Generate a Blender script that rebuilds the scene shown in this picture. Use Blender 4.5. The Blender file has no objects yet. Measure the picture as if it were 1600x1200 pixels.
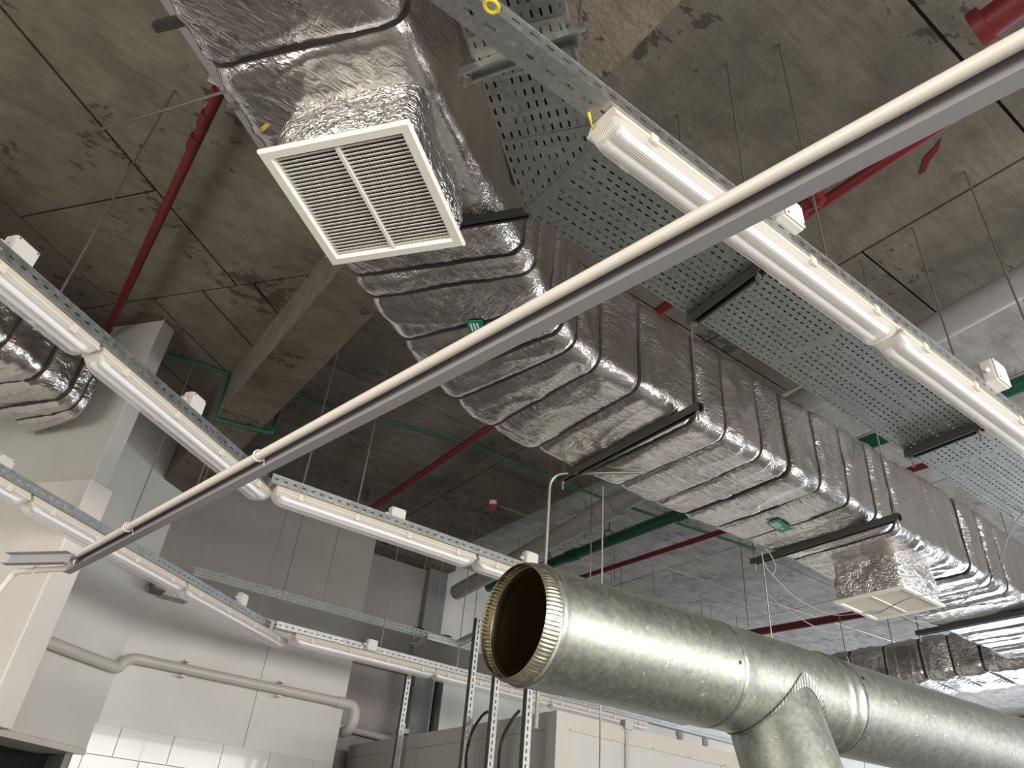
import bpy, bmesh, math, random
from mathutils import Vector, Matrix, noise
random.seed(7)
C = bpy.context.scene.collection
SC = bpy.context.scene
# ------------------------------------------------------------------ camera, world, lights, exposure
CZ = 1.6                      # camera height over the floor
K = 3.6                       # slab height over the camera
H = CZ + K
F = 1150.29
RX = Vector((0.79798693, -0.59742484, 0.07937518))
DN = Vector((0.39119778, 0.41327536, -0.82229421))
FW = Vector((0.45845518, 0.68723143, 0.56349961))
cam = bpy.data.cameras.new('camera'); cam_o = bpy.data.objects.new('camera', cam); C.objects.link(cam_o)
cam.sensor_width = 36; cam.lens = F * 36 / 1600; cam.clip_start = 0.05; cam.clip_end = 200
m = Matrix.Identity(4)
for i in range(3):
    m[i][0] = RX[i]; m[i][1] = -DN[i]; m[i][2] = -FW[i]
m[2][3] = CZ
cam_o.matrix_world = m
SC.camera = cam_o
vs = SC.view_settings
vs.view_transform = 'Standard'; vs.look = 'None'; vs.gamma = 1; vs.use_curve_mapping = False; vs.exposure = 0.42
w = bpy.data.worlds.new('world'); SC.world = w; w.use_nodes = True
bg = w.node_tree.nodes['Background']; bg.inputs[0].default_value = (0.80, 0.88, 1.0, 1); bg.inputs[1].default_value = 0.6

def area(name, loc, target, sx, sy, power, col, spread=180):
    l = bpy.data.lights.new(name, 'AREA'); l.shape = 'RECTANGLE'; l.size = sx; l.size_y = sy; l.energy = power; l.color = col; l.spread = math.radians(spread)
    o = bpy.data.objects.new(name, l); C.objects.link(o); o.location = loc
    o.rotation_euler = (Vector(target) - Vector(loc)).to_track_quat('-Z', 'Y').to_euler()
    return o
# daylight through the long window band on the camera's side, the glazed end of the hall and the door side
area('window_light', (4.5, -4.6, 2.2), (4.3, 6, 1.1), 11.0, 3.0, 430, (1.0, 0.965, 0.91), 125)
area('window_light', (17.2, 3.0, 1.9), (6, 3.5, 2.6), 9.0, 2.6, 520, (0.86, 0.91, 1.0))
area('window_light', (-4.6, 1.2, 1.6), (3, 6, 1.4), 5.0, 1.8, 240, (1.0, 0.955, 0.89), 180)

# ------------------------------------------------------------------ placing helpers
def at(px, py, h):
    """point on the plane h metres over the camera seen at a pixel of the 1600x1200 frame"""
    d = RX * (px - 800) + DN * (py - 600) + FW * F
    d = d * (h / d.z)
    return Vector((d.x, d.y, CZ + h))
def aty(px, py, y):
    d = RX * (px - 800) + DN * (py - 600) + FW * F
    d = d * (y / d.y)
    return Vector((d.x, d.y, CZ + d.z))
TH = math.radians(37.3)
CU, SU = math.cos(TH), math.sin(TH)
def uv(u, v, z=0):
    return Vector((u * CU - v * SU, u * SU + v * CU, z))

# ------------------------------------------------------------------ mesh helpers
class MB:
    def __init__(s): s.v = []; s.f = []; s.smooth = False; s.uvs = None
    def add(s, vs, fs):
        n = len(s.v); s.v += [tuple(v) for v in vs]; s.f += [tuple(i + n for i in f) for f in fs]; return s
    def box(s, lo, hi, M=None):
        x0, y0, z0 = lo; x1, y1, z1 = hi
        vs = [Vector(p) for p in ((x0,y0,z0),(x1,y0,z0),(x1,y1,z0),(x0,y1,z0),(x0,y0,z1),(x1,y0,z1),(x1,y1,z1),(x0,y1,z1))]
        if M is not None: vs = [M @ v for v in vs]
        return s.add(vs, [(0,3,2,1),(4,5,6,7),(0,1,5,4),(1,2,6,5),(2,3,7,6),(3,0,4,7)])
    def prism(s, poly, z0, z1):
        n = len(poly)
        return s.add([(p[0], p[1], z0) for p in poly] + [(p[0], p[1], z1) for p in poly],
                     [tuple(reversed(range(n))), tuple(range(n, 2*n))] + [(i, (i+1) % n, n+(i+1) % n, n+i) for i in range(n)])
    def tube(s, pts, r, n=10, cap=True, rr=None):
        pts = [Vector(p) for p in pts]; rings = []; prev = None
        for i, p in enumerate(pts):
            t = (pts[min(i+1, len(pts)-1)] - pts[max(i-1, 0)]).normalized()
            if prev is None:
                a = Vector((0,0,1)) if abs(t.z) < .9 else Vector((1,0,0))
                nrm = t.cross(a).normalized()
            else:
                nrm = (prev - t * prev.dot(t)).normalized()
            prev = nrm; b = t.cross(nrm)
            R = rr[i] if rr else r
            rings.append([p + (nrm * math.cos(2*math.pi*k/n) + b * math.sin(2*math.pi*k/n)) * R for k in range(n)])
        vs = [v for ring in rings for v in ring]; fs = []
        for i in range(len(pts)-1):
            for k in range(n):
                fs.append((i*n+k, i*n+(k+1) % n, (i+1)*n+(k+1) % n, (i+1)*n+k))
        if cap:
            fs.append(tuple(reversed(range(n)))); fs.append(tuple((len(pts)-1)*n+k for k in range(n)))
        return s.add(vs, fs)
    def sweep(s, prof, a, b, side, up, closed=True, cap=True):
        """profile [(s,t)] swept from a to b; s along side, t along up"""
        a, b, side, up = map(Vector, (a, b, side, up)); n = len(prof)
        vs = [a + side*p[0] + up*p[1] for p in prof] + [b + side*p[0] + up*p[1] for p in prof]
        fs = [(i, (i+1) % n, n+(i+1) % n, n+i) for i in range(n if closed else n-1)]
        if closed and cap: fs += [tuple(reversed(range(n))), tuple(range(n, 2*n))]
        return s.add(vs, fs)
    def slotted(s, o, eu, ev, L, W, pu, pv, su, sv, stagger=False, skip=None):
        """sheet with real slots: o corner, eu/ev unit vectors, L x W, pitch pu x pv, slot su x sv"""
        o, eu, ev = map(Vector, (o, eu, ev)); nu = max(1, round(L/pu)); nv = max(1, round(W/pv)); cu = L/nu; cv = W/nv
        for i in range(nu):
            for j in range(nv):
                x0, y0, x1, y1 = i*cu, j*cv, (i+1)*cu, (j+1)*cv
                if skip and skip(i, j, nu, nv):
                    q = [(x0,y0),(x1,y0),(x1,y1),(x0,y1)]
                    s.add([o + eu*a + ev*b for a, b in q], [(0,1,2,3)]); continue
                ox = (cu*.22 if (stagger and j % 2) else -cu*.22 if stagger else 0)
                cx, cy = (x0+x1)/2+ox, (y0+y1)/2
                q = [(x0,y0),(x1,y0),(x1,y1),(x0,y1),(cx-su/2,cy-sv/2),(cx+su/2,cy-sv/2),(cx+su/2,cy+sv/2),(cx-su/2,cy+sv/2)]
                s.add([o + eu*a + ev*b for a, b in q], [(0,1,5,4),(1,2,6,5),(2,3,7,6),(3,0,4,7)])
        return s
    def build(s, name, mat, parent=None, smooth=False, solid=0, bevel=0, loc=None):
        me = bpy.data.meshes.new(name); me.from_pydata([tuple(v) for v in s.v], [], s.f)
        if loc is not None:
            L = Vector(loc)
            for v in me.vertices: v.co -= L
        bm = bmesh.new(); bm.from_mesh(me)
        if solid: bmesh.ops.remove_doubles(bm, verts=bm.verts, dist=1e-5)
        bmesh.ops.recalc_face_normals(bm, faces=bm.faces); bm.to_mesh(me); bm.free()
        if smooth:
            me.polygons.foreach_set('use_smooth', [True]*len(me.polygons))
            if smooth != 'all':
                try: me.set_sharp_from_angle(angle=math.radians(38))
                except Exception: pass
        me.materials.append(mat)
        o = bpy.data.objects.new(name, me); C.objects.link(o)
        if loc is not None: o.location = loc
        if parent is not None: o.parent = parent
        if solid:
            md = o.modifiers.new('solid', 'SOLIDIFY'); md.thickness = solid; md.offset = 0
        if bevel:
            md = o.modifiers.new('bevel', 'BEVEL'); md.width = bevel; md.segments = 2; md.limit_method = 'ANGLE'
        return o
def fillet(pts, r, n=5):
    pts = [Vector(p) for p in pts]; out = [pts[0]]
    for i in range(1, len(pts)-1):
        a, p, b = pts[i-1], pts[i], pts[i+1]
        da = (a-p); db = (b-p); d = min(r, da.length*.45, db.length*.45)
        p0 = p + da.normalized()*d; p1 = p + db.normalized()*d
        for k in range(n+1):
            t = k/n; out.append(p0*(1-t)**2 + p*2*t*(1-t) + p1*t*t)
    out.append(pts[-1]); return out
def spline(pts, n=8):
    P = [Vector(p) for p in pts]; out = []
    for i in range(len(P)-1):
        a, b, c, d = P[max(i-1,0)], P[i], P[i+1], P[min(i+2, len(P)-1)]
        for k in range(n):
            t = k/n
            out.append(0.5*((2*b) + (c-a)*t + (2*a-5*b+4*c-d)*t*t + (3*b-a-3*c+d)*t**3))
    out.append(P[-1]); return out
def tag(o, label, cat, group=None, kind=None):
    if label: o['label'] = label
    if cat: o['category'] = cat
    if group: o['group'] = group
    if kind: o['kind'] = kind
    return o
def thing(name, label, cat, loc=(0,0,0), rz=0, group=None):
    o = bpy.data.objects.new(name, None); C.objects.link(o); o.location = loc; o.rotation_euler = (0,0,rz); o.empty_display_size = .1
    return tag(o, label, cat, group)
def copy_tree(o, parent=None):
    c = o.copy(); C.objects.link(c); c.parent = parent
    for ch in list(o.children): copy_tree(ch, c)
    return c
def struct(o): o['kind'] = 'structure'; return o

# ------------------------------------------------------------------ materials
def mat(name, col=(.5,.5,.5), rough=.6, metal=0.0, spec=None):
    m = bpy.data.materials.new(name); m.use_nodes = True; nt = m.node_tree; b = nt.nodes['Principled BSDF']
    b.inputs['Base Color'].default_value = (*col, 1); b.inputs['Roughness'].default_value = rough; b.inputs['Metallic'].default_value = metal
    if spec is not None: b.inputs['Specular IOR Level'].default_value = spec
    return m, nt, b
def N(nt, t, **kw):
    n = nt.nodes.new(t)
    for k, v in kw.items():
        if k in n.inputs: n.inputs[k].default_value = v
        else: setattr(n, k, v)
    return n
def coords(nt, scale=(1,1,1), rot=(0,0,0), world=True):
    g = N(nt, 'ShaderNodeNewGeometry') if world else N(nt, 'ShaderNodeTexCoord')
    mp = N(nt, 'ShaderNodeMapping'); mp.inputs['Scale'].default_value = scale; mp.inputs['Rotation'].default_value = rot
    nt.links.new(g.outputs['Position'] if world else g.outputs['Object'], mp.inputs['Vector'])
    return mp.outputs[0]
def ramp(nt, fac, stops):
    r = N(nt, 'ShaderNodeValToRGB'); nt.links.new(fac, r.inputs[0]); e = r.color_ramp.elements
    while len(e) < len(stops): e.new(.5)
    for i, (p, c) in enumerate(stops):
        e[i].position = p; e[i].color = (*c, 1) if len(c) == 3 else c
    return r.outputs[0]
def noi(nt, vec, scale, detail=4, rough=.55, dist=0.0):
    n = N(nt, 'ShaderNodeTexNoise'); n.inputs['Scale'].default_value = scale; n.inputs['Detail'].default_value = detail
    n.inputs['Roughness'].default_value = rough; n.inputs['Distortion'].default_value = dist
    nt.links.new(vec, n.inputs['Vector']); return n.outputs[0]
def mix(nt, a, b, fac, mode='MIX'):
    x = N(nt, 'ShaderNodeMix', data_type='RGBA', blend_type=mode)
    for v, i in ((fac, 0), (a, 6), (b, 7)):
        if hasattr(v, 'is_linked') or hasattr(v, 'links'): nt.links.new(v, x.inputs[i])
        elif i == 0: x.inputs[0].default_value = v
        else: x.inputs[i].default_value = (*v, 1)
    return x.outputs[2]
def bump(nt, b, h, strength, dist=.01, normal=None):
    n = N(nt, 'ShaderNodeBump'); n.inputs['Strength'].default_value = strength; n.inputs['Distance'].default_value = dist
    nt.links.new(h, n.inputs['Height'])
    if normal is not None: nt.links.new(normal, n.inputs['Normal'])
    if b is not None: nt.links.new(n.outputs[0], b.inputs['Normal'])
    return n.outputs[0]

def concrete(name, c1, c2, c3, rot=0.0, spots=.5, bumps=.5):
    m, nt, b = mat(name, c1, .82)
    v = coords(nt, rot=(0,0,rot)); big = noi(nt, v, .9, 5, .6, .4); med = noi(nt, v, 4.5, 6, .65, .3)
    vs_ = coords(nt, (1.2, 7, 3), (0,0,rot + .5)); streak = noi(nt, vs_, 2.2, 5, .7, .8)
    col = ramp(nt, big, [(.3, c1), (.52, c2), (.72, c3)])
    col = mix(nt, col, ramp(nt, med, [(.3, (.55,.53,.5)), (.6, (1.05,1.04,1.02))]), .65, 'MULTIPLY')
    col = mix(nt, col, ramp(nt, streak, [(.35, (.68,.67,.65)), (.55, (1,1,1))]), .6, 'MULTIPLY')
    # pock marks and stains
    sp = noi(nt, coords(nt, (1, 1.8, 1), (0,0,rot+.9)), 9, 3, .6, .5); area_ = noi(nt, v, 1.3, 2, .5)
    mm = N(nt, 'ShaderNodeMath', operation='MULTIPLY'); nt.links.new(sp, mm.inputs[0]); nt.links.new(area_, mm.inputs[1])
    k = ramp(nt, mm.outputs[0], [(.355, (0,0,0)), (.385, (1,1,1))])
    k2 = N(nt, 'ShaderNodeMath', operation='MULTIPLY'); nt.links.new(k, k2.inputs[0]); k2.inputs[1].default_value = spots
    col = mix(nt, col, (c1[0]*.28, c1[1]*.27, c1[2]*.25), k2.outputs[0])
    nt.links.new(col, b.inputs['Base Color'])
    hh = N(nt, 'ShaderNodeMath', operation='ADD'); nt.links.new(med, hh.inputs[0]); nt.links.new(noi(nt, v, 40, 3, .6), hh.inputs[1])
    bump(nt, b, hh.outputs[0], bumps, .006)
    return m
M = {}
M['slab'] = concrete('slab_concrete', (.165,.145,.108), (.215,.190,.148), (.28,.252,.202), -TH, .75)  # left slab, albedo raised to carry light from the left window
M['slab2'] = concrete('slab_concrete_grey', (.118,.107,.084), (.158,.144,.115), (.212,.195,.161), .1, .75)
M['slab3'] = concrete('slab_concrete_pale', (.33,.322,.31), (.41,.40,.385), (.48,.47,.455), .1, .6)  # paler copy: window light on the far slab put into the colour
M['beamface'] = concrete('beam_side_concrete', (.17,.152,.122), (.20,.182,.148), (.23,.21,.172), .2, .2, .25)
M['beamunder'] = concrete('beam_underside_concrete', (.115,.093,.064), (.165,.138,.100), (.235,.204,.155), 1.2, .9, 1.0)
M['joint'], _, _ = mat('joint_dark', (.035,.030,.024), .95)
def paint(name, col, rough=.5, var=.06, coat=0):
    m, nt, b = mat(name, col, rough)
    v = coords(nt); n1 = noi(nt, v, .8, 4, .6); c2 = tuple(max(0, c*(1-var*2.2)) for c in col); c3 = tuple(min(1, c*(1+var)) for c in col)
    nt.links.new(ramp(nt, n1, [(.3, c2), (.65, c3)]), b.inputs['Base Color'])
    bump(nt, b, noi(nt, v, 30, 3), .06, .004)
    if coat: b.inputs['Coat Weight'].default_value = coat
    return m
M['wall'] = paint('wall_light_grey', (.66,.645,.605), .40)
M['wall_warm'] = paint('wall_warm_white', (.60,.565,.52), .5)
M['wall_tile'] = paint('glazed_wall_panel', (.60,.595,.56), .14, .04, .4)
M['wall_part'] = paint('partition_grey', (.47,.462,.43), .55)
M['wall_upper'] = paint('wall_upper_mauve', (.33,.30,.278), .6)  # darker and more mauve than the panels below the trough
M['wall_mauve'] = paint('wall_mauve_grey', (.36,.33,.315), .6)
M['wall_dark'] = paint('wall_dark_grey', (.20,.198,.195), .6)
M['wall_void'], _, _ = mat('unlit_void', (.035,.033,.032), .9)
M['white'] = paint('white_paint', (.74,.72,.68), .45, .03)
M['floor'] = concrete('floor_screed', (.20,.19,.175), (.25,.24,.225), (.30,.29,.275), .3, .2)

def foil(name, tint=(.80,.785,.76), crinkle=1.0, rough=.24, cells=.25):
    m, nt, b = mat(name, tint, rough, 1.0)
    v = coords(nt)
    nt.links.new(ramp(nt, noi(nt, v, 1.6, 2), [(.3, tuple(c*.90 for c in tint)), (.7, tint)]), b.inputs['Base Color'])
    def ridge(vec, sc, det=3, dist=.6):
        n = noi(nt, vec, sc, det, .55, dist)
        a = N(nt, 'ShaderNodeMath', operation='MULTIPLY_ADD'); nt.links.new(n, a.inputs[0]); a.inputs[1].default_value = 2; a.inputs[2].default_value = -1
        c = N(nt, 'ShaderNodeMath', operation='ABSOLUTE'); nt.links.new(a.outputs[0], c.inputs[0])
        d = N(nt, 'ShaderNodeMath', operation='SUBTRACT'); d.inputs[0].default_value = 1; nt.links.new(c.outputs[0], d.inputs[1])
        e = N(nt, 'ShaderNodeMath', operation='POWER'); nt.links.new(d.outputs[0], e.inputs[0]); e.inputs[1].default_value = 4
        return e.outputs[0]
    def mul(a_, b_):
        q_ = N(nt, 'ShaderNodeMath', operation='MULTIPLY'); nt.links.new(a_, q_.inputs[0])
        if isinstance(b_, float): q_.inputs[1].default_value = b_
        else: nt.links.new(b_, q_.inputs[1])
        return q_.outputs[0]
    def add(a_, b_):
        q_ = N(nt, 'ShaderNodeMath', operation='ADD'); nt.links.new(a_, q_.inputs[0]); nt.links.new(b_, q_.inputs[1]); return q_.outputs[0]
    along = coords(nt, (1.0, 4.2, 4.2), (0,0,.12)); across = coords(nt, (4.0, 1.1, 4.0), (0,0,.5))
    k1 = ramp(nt, noi(nt, v, 2.1, 2), [(.40, (.05,)*3), (.62, (1,)*3)]); k2 = ramp(nt, noi(nt, coords(nt, (1,1,1), (.5,.3,1)), 1.9, 2), [(.42, (.04,)*3), (.66, (1,)*3)])
    h = add(mul(ridge(along, 7.0), k1), mul(ridge(across, 6.0), k2))
    h = add(h, mul(ridge(v, 16.0, 2, 1.2), cells))
    n1 = bump(nt, None, h, .50*crinkle, .012)
    bump(nt, b, noi(nt, v, 45, 3, .6), .10*crinkle, .004, n1)
    return m
M['foil'] = foil('aluminium_foil_wrap', (.66,.635,.61), .6, .24, .15)
M['foil_neck'] = foil('aluminium_foil_wrap_crumpled', (.78,.765,.74), 1.15, .25, .6)
M['strap'], _, _ = mat('black_strap', (.030,.027,.025), .55)
def galv(name, col, rough, spots=True):
    m, nt, b = mat(name, col, rough, 1.0)
    v = coords(nt)
    vo = N(nt, 'ShaderNodeTexVoronoi', feature='F1'); vo.inputs['Scale'].default_value = 70; nt.links.new(v, vo.inputs['Vector'])
    c = mix(nt, ramp(nt, vo.outputs['Color'], [(.2, tuple(x*.88 for x in col)), (.8, tuple(min(1, x*1.06) for x in col))]), ramp(nt, noi(nt, v, 5, 5, .65), [(.3, (.84,.85,.82)), (.7, (1,1,.97))]), .8, 'MULTIPLY')
    if spots:
        s = ramp(nt, noi(nt, v, 95, 2, .5, .6), [(.66, (0,0,0)), (.72, (.8,.8,.8))]); c = mix(nt, c, (.24,.23,.19), s)
        s2 = ramp(nt, noi(nt, coords(nt, (1,1,1), (.4,.2,.9)), 62, 2, .5, .8), [(.68, (0,0,0)), (.73, (.7,.7,.7))]); c = mix(nt, c, (.86,.86,.82), s2)
    nt.links.new(c, b.inputs['Base Color'])
    nt.links.new(ramp(nt, noi(nt, v, 30, 4, .6), [(.3, (rough*.88,)*3), (.7, (rough*1.15,)*3)]), b.inputs['Roughness'])
    bump(nt, b, noi(nt, v, 9, 3), .08, .01)
    return m
M['galv'] = galv('galvanised_spiral_pipe', (.40,.41,.375), .46)
M['brass_in'], _, _ = mat('dark_brown_inside', (.16,.105,.045), .42, .9)  # dark brown metal inside the pipe mouth
M['brass_lip'], _, _ = mat('tarnished_lip', (.62,.55,.38), .30, 1.0)
M['tray'] = galv('pregalvanised_sheet', (.36,.37,.365), .5, False)
M['trunk'] = galv('zinc_channel', (.55,.565,.56), .42, False)
M['strut'] = galv('zinc_strut', (.50,.49,.46), .45, False)
M['steel'] = galv('zinc_rod', (.42,.40,.36), .45, False)
M['dark_steel'], _, _ = mat('dark_strut', (.085,.082,.08), .5, .6)
M['cream'] = paint('cream_plastic', (.68,.62,.52), .42, .02)
M['boxp'] = paint('pale_grey_plastic', (.70,.68,.63), .45, .02)
M['grille'] = paint('powder_coated_grille', (.80,.765,.69), .38, .01)
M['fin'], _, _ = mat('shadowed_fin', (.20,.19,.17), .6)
M['black'], _, _ = mat('black_plastic', (.012,.012,.012), .5)
M['red'] = paint('red_fire_pipe', (.150,.010,.014), .5, .12)
M['green'] = paint('green_ppr_pipe', (.009,.115,.058), .38, .1)
M['greendark'] = paint('dark_green_pipe', (.008,.09,.045), .4, .1)
M['drain'] = paint('grey_drain_pipe', (.30,.29,.28), .42, .05)
M['pvc'] = paint('white_pvc_pipe', (.82,.755,.665), .34, .05)
M['wallpipe'] = paint('painted_pipe', (.56,.52,.475), .38, .03)
M['csec'] = paint('grey_primer_channel', (.33,.325,.335), .4, .04)
M['csec_lift'] = paint('grey_primer_channel_lifted', (.36,.345,.345), .45, .06)  # same primer, colour lifted against the shade inside the channel
M['tie'], _, _ = mat('white_cable_tie', (.80,.78,.74), .5)
M['cable'], _, _ = mat('black_cable', (.02,.02,.02), .5)
M['wcable'], _, _ = mat('pale_cable', (.33,.32,.30), .5)
M['yellow'], _, _ = mat('yellow_green_wire', (.62,.52,.03), .5)
M['sticker'], nt, b = mat('green_sticker', (.01,.20,.10), .4)
M['print'], _, _ = mat('white_print', (.75,.78,.75), .6)
M['panelbox'] = paint('cream_sandwich_panel', (.54,.535,.50), .38, .02)
M['panelbox_edge'] = paint('cream_sandwich_flashing', (.56,.525,.455), .4, .02)
M['panelbox_shade'] = paint('shaded_sandwich_panel', (.34,.33,.30), .42, .03)  # grey copy of the cream panel, the side's shade put into its colour
M['alarm_red'], _, _ = mat('alarm_lens', (.65,.02,.02), .3)
M['rust'], _, _ = mat('brown_tape', (.36,.19,.04), .6)
# clear ribbed diffuser
m, nt, b = mat('clear_ribbed_diffuser', (.93,.915,.89), .16)
b.inputs['Alpha'].default_value = .36; b.inputs['Specular IOR Level'].default_value = .9
tc = N(nt, 'ShaderNodeTexCoord'); sx = N(nt, 'ShaderNodeSeparateXYZ'); nt.links.new(tc.outputs['Object'], sx.inputs[0])
mm = N(nt, 'ShaderNodeMath', operation='MULTIPLY'); nt.links.new(sx.outputs['Y'], mm.inputs[0]); mm.inputs[1].default_value = 900
sn = N(nt, 'ShaderNodeMath', operation='SINE'); nt.links.new(mm.outputs[0], sn.inputs[0]); bump(nt, b, sn.outputs[0], .35, .002)
M['lens'] = m
M['tube'], nt, b = mat('fluorescent_tube', (.80,.79,.78), .25)
M['winglow'], nt, b = mat('daylit_pane', (.8,.85,.95), .3)
b.inputs['Emission Color'].default_value = (.78,.86,1,1); b.inputs['Emission Strength'].default_value = 1.3

# ------------------------------------------------------------------ room shell
fl = struct(MB().box((-5,-5,-.2),(18,14,0)).build('floor', M['floor']))
ceil = bpy.data.objects.new('ceiling', None); C.objects.link(ceil); ceil['kind'] = 'structure'
XB0, XB1 = .272*K, .377*K
XS = 1.305*K
MB().box((-5,-5,H+.03),(XS,14,H+.4)).build('slab', M['joint'], ceil)
MB().box((XS,-5,H+.11+.03),(18,14,H+.5)).build('slab', M['joint'], ceil)
MB().box((XS-.02,-5,H+.005),(XS,14,H+.16)).build('slab_step', M['slab2'], ceil)
def clip(poly, a, bb, c):
    out = []
    for i in range(len(poly)):
        p, q = poly[i], poly[(i+1) % len(poly)]; dp = a*p[0]+bb*p[1]-c; dq = a*q[0]+bb*q[1]-c
        if dp <= 0: out.append(p)
        if dp*dq < 0:
            t = dp/(dp-dq); out.append((p[0]+(q[0]-p[0])*t, p[1]+(q[1]-p[1])*t))
    return out
def panel(poly, z, ma):
    if len(poly) >= 3: MB().prism(poly, z + random.uniform(-.003, .002), z + .05).build('ceiling_panel', ma, ceil)
G = .009
def rot_panel(u0, u1, v0, v1):
    q = [uv((u0)*K+G, v0*K+G), uv(u1*K-G, v0*K+G), uv(u1*K-G, v1*K-G), uv(u0*K+G, v1*K-G)]
    poly = clip([(p.x, p.y) for p in q], 1, 0, XB0); poly = clip(poly, -1, 0, 4.9); poly = clip(poly, 0, -1, 4.9)
    panel(poly, H, M['slab'])
for v0, v1, us in ((1.275,1.595,(-.3,.3,.94)), (.955,1.275,(-.9,-.2,.677,.94)), (.635,.955,(-1.4,-.5,.3,.94)), (.315,.635,(-1.6,-.7,.0,.6,.94)), (-.005,.315,(-1.6,-.9,-.2,.5,.94)), (-.325,-.005,(-1.6,-.8,0,.6)), (-.645,-.325,(-1.6,-.8,0,.6)), (1.595,1.915,(-.3,.3,.94))):
    for a, b_ in zip(us[:-1], us[1:]): rot_panel(a, b_, v0, v1)
for v0, v1 in ((.65,.79),(.79,.915),(.915,1.042),(1.042,1.17),(1.17,1.315),(1.315,1.46),(1.46,1.62)): rot_panel(.94, 1.75, v0, v1)
def ax_panel(x0, x1, y0, y1, z, ma):
    panel([(x0*K+G, y0*K+G), (x1*K-G, y0*K+G), (x1*K-G, y1*K-G), (x0*K+G, y1*K-G)], z, ma)
for x0, x1, ys in ((.377,1.025,(-1.38,-.51,.144,.80,1.455,1.785,2.5)), (1.025,1.305,(-1.3,-.2,.44,.80,1.18,1.6,2.05,2.5))):
    for a, b_ in zip(ys[:-1], ys[1:]): ax_panel(x0, x1, a, b_, H, M['slab2'])
for x0, x1 in ((1.305,1.64),(1.64,2.0),(2.0,2.66),(2.66,3.33),(3.33,4.0),(4.0,4.95)):
    ys = (-1.38,-.6,.1,.78,1.12,1.5,1.9,2.5,3.2)
    for a, b_ in zip(ys[:-1], ys[1:]): ax_panel(x0, x1, a, b_, H+.11, M['slab3'])
bm_ = bpy.data.objects.new('ceiling_beam', None); C.objects.link(bm_); bm_['kind'] = 'structure'
ZB = CZ + .868*K
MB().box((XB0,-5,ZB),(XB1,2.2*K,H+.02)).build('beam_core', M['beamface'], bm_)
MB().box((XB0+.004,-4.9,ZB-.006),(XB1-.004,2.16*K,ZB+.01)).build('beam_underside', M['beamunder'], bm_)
# chipped mortar ledge over the partition
led = MB()
pp = [uv(.995*K, 1.62*K), uv(.985*K, 1.35*K), uv(.99*K, 1.19*K), uv(1.045*K, 1.175*K), uv(1.05*K, 1.62*K)]
led.prism([(p.x, p.y) for p in pp], H-.035, H+.02)
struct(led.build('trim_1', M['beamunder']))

# partition on the left (wall_left) with thicker plastered lower part
wl = bpy.data.objects.new('wall_left', None); C.objects.link(wl); wl['kind'] = 'structure'
def uvbox(mb, u0, u1, v0, v1, z0, z1):
    q = [uv(u0, v0), uv(u1, v0), uv(u1, v1), uv(u0, v1)]; return mb.prism([(p.x, p.y) for p in q], z0, z1)
uvbox(MB(), 1.001*K, 1.0417*K, 1.186*K, 2.4*K, CZ+.5*K, H).build('upper_partition', M['wall_part'], wl, bevel=.008)
uvbox(MB(), .988*K, 1.0475*K, 1.172*K, 2.4*K, CZ+.150*K, CZ+.586*K).build('lower_partition', M['wall_warm'], wl, bevel=.01)
wv_ = 2.16*K; V1 = 1.514*K; UC = 1.576*K
wa = bpy.data.objects.new('wall_back_left', None); C.objects.link(wa); wa['kind'] = 'structure'
SO = CZ+.192*K
uvbox(MB(), -3.2*K, UC+.12, V1, V1+.55, SO, H+.05).build('upper_wall', M['wall'], wa)
uvbox(MB(), -3.2*K, UC-.002, V1-.004, V1+.55, SO-.05, SO-.002).build('opening_soffit', M['wall_warm'], wa)
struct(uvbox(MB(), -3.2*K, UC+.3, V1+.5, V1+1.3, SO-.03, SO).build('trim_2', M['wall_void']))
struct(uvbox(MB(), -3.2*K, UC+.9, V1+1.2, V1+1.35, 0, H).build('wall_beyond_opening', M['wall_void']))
# back wall, two broad panels and glazed cladding low down
wb = bpy.data.objects.new('wall_back', None); C.objects.link(wb); wb['kind'] = 'structure'
X0 = .336*K; X1 = .962*K; Y2 = 2.16*K
seam = aty(462, 850, Y2).x
MB().box((X0-.15, Y2, CZ+.25*K),(seam-.003, 2.44*K, CZ+.588*K)).build('wall_panel', M['wall'], wb)
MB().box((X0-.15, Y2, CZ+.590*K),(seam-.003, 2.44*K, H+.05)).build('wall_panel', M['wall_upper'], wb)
MB().box((seam+.003, Y2, CZ+.25*K),(X1, 2.44*K, CZ+.588*K)).build('wall_panel', M['wall'], wb)
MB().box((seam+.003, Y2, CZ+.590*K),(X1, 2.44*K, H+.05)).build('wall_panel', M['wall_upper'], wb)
MB().box((seam-.01, Y2+.01, CZ+.25*K),(seam+.01, 2.44*K, H+.05)).build('joint_backing', M['wall_dark'], wb)
MB().box((X0-.15, Y2+.012, 0),(X1, 2.44*K, CZ+.26*K)).build('cladding_backing', M['wall_dark'], wb)
rowz = [CZ+.2505*K, CZ+.183*K, CZ+.115*K, CZ+.047*K, CZ-.02*K]
xa = aty(186, 1150, Y2).x; xb = aty(266, 1172, Y2).x; pw = xb - xa
for r_ in range(4):
    x = xa - pw - (pw*.5 if r_ % 2 else 0)
    while x < X1:
        a, b_ = max(x, X0-.1), min(x+pw, X1)
        if b_-a > .03:
            MB().box((a+.0015, Y2-.012, rowz[r_+1]+.0015),(b_-.0015, Y2+.014, rowz[r_]-.0015)).build('glazed_panel', M['wall_tile'], wb, bevel=.002)
        x += pw
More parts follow.
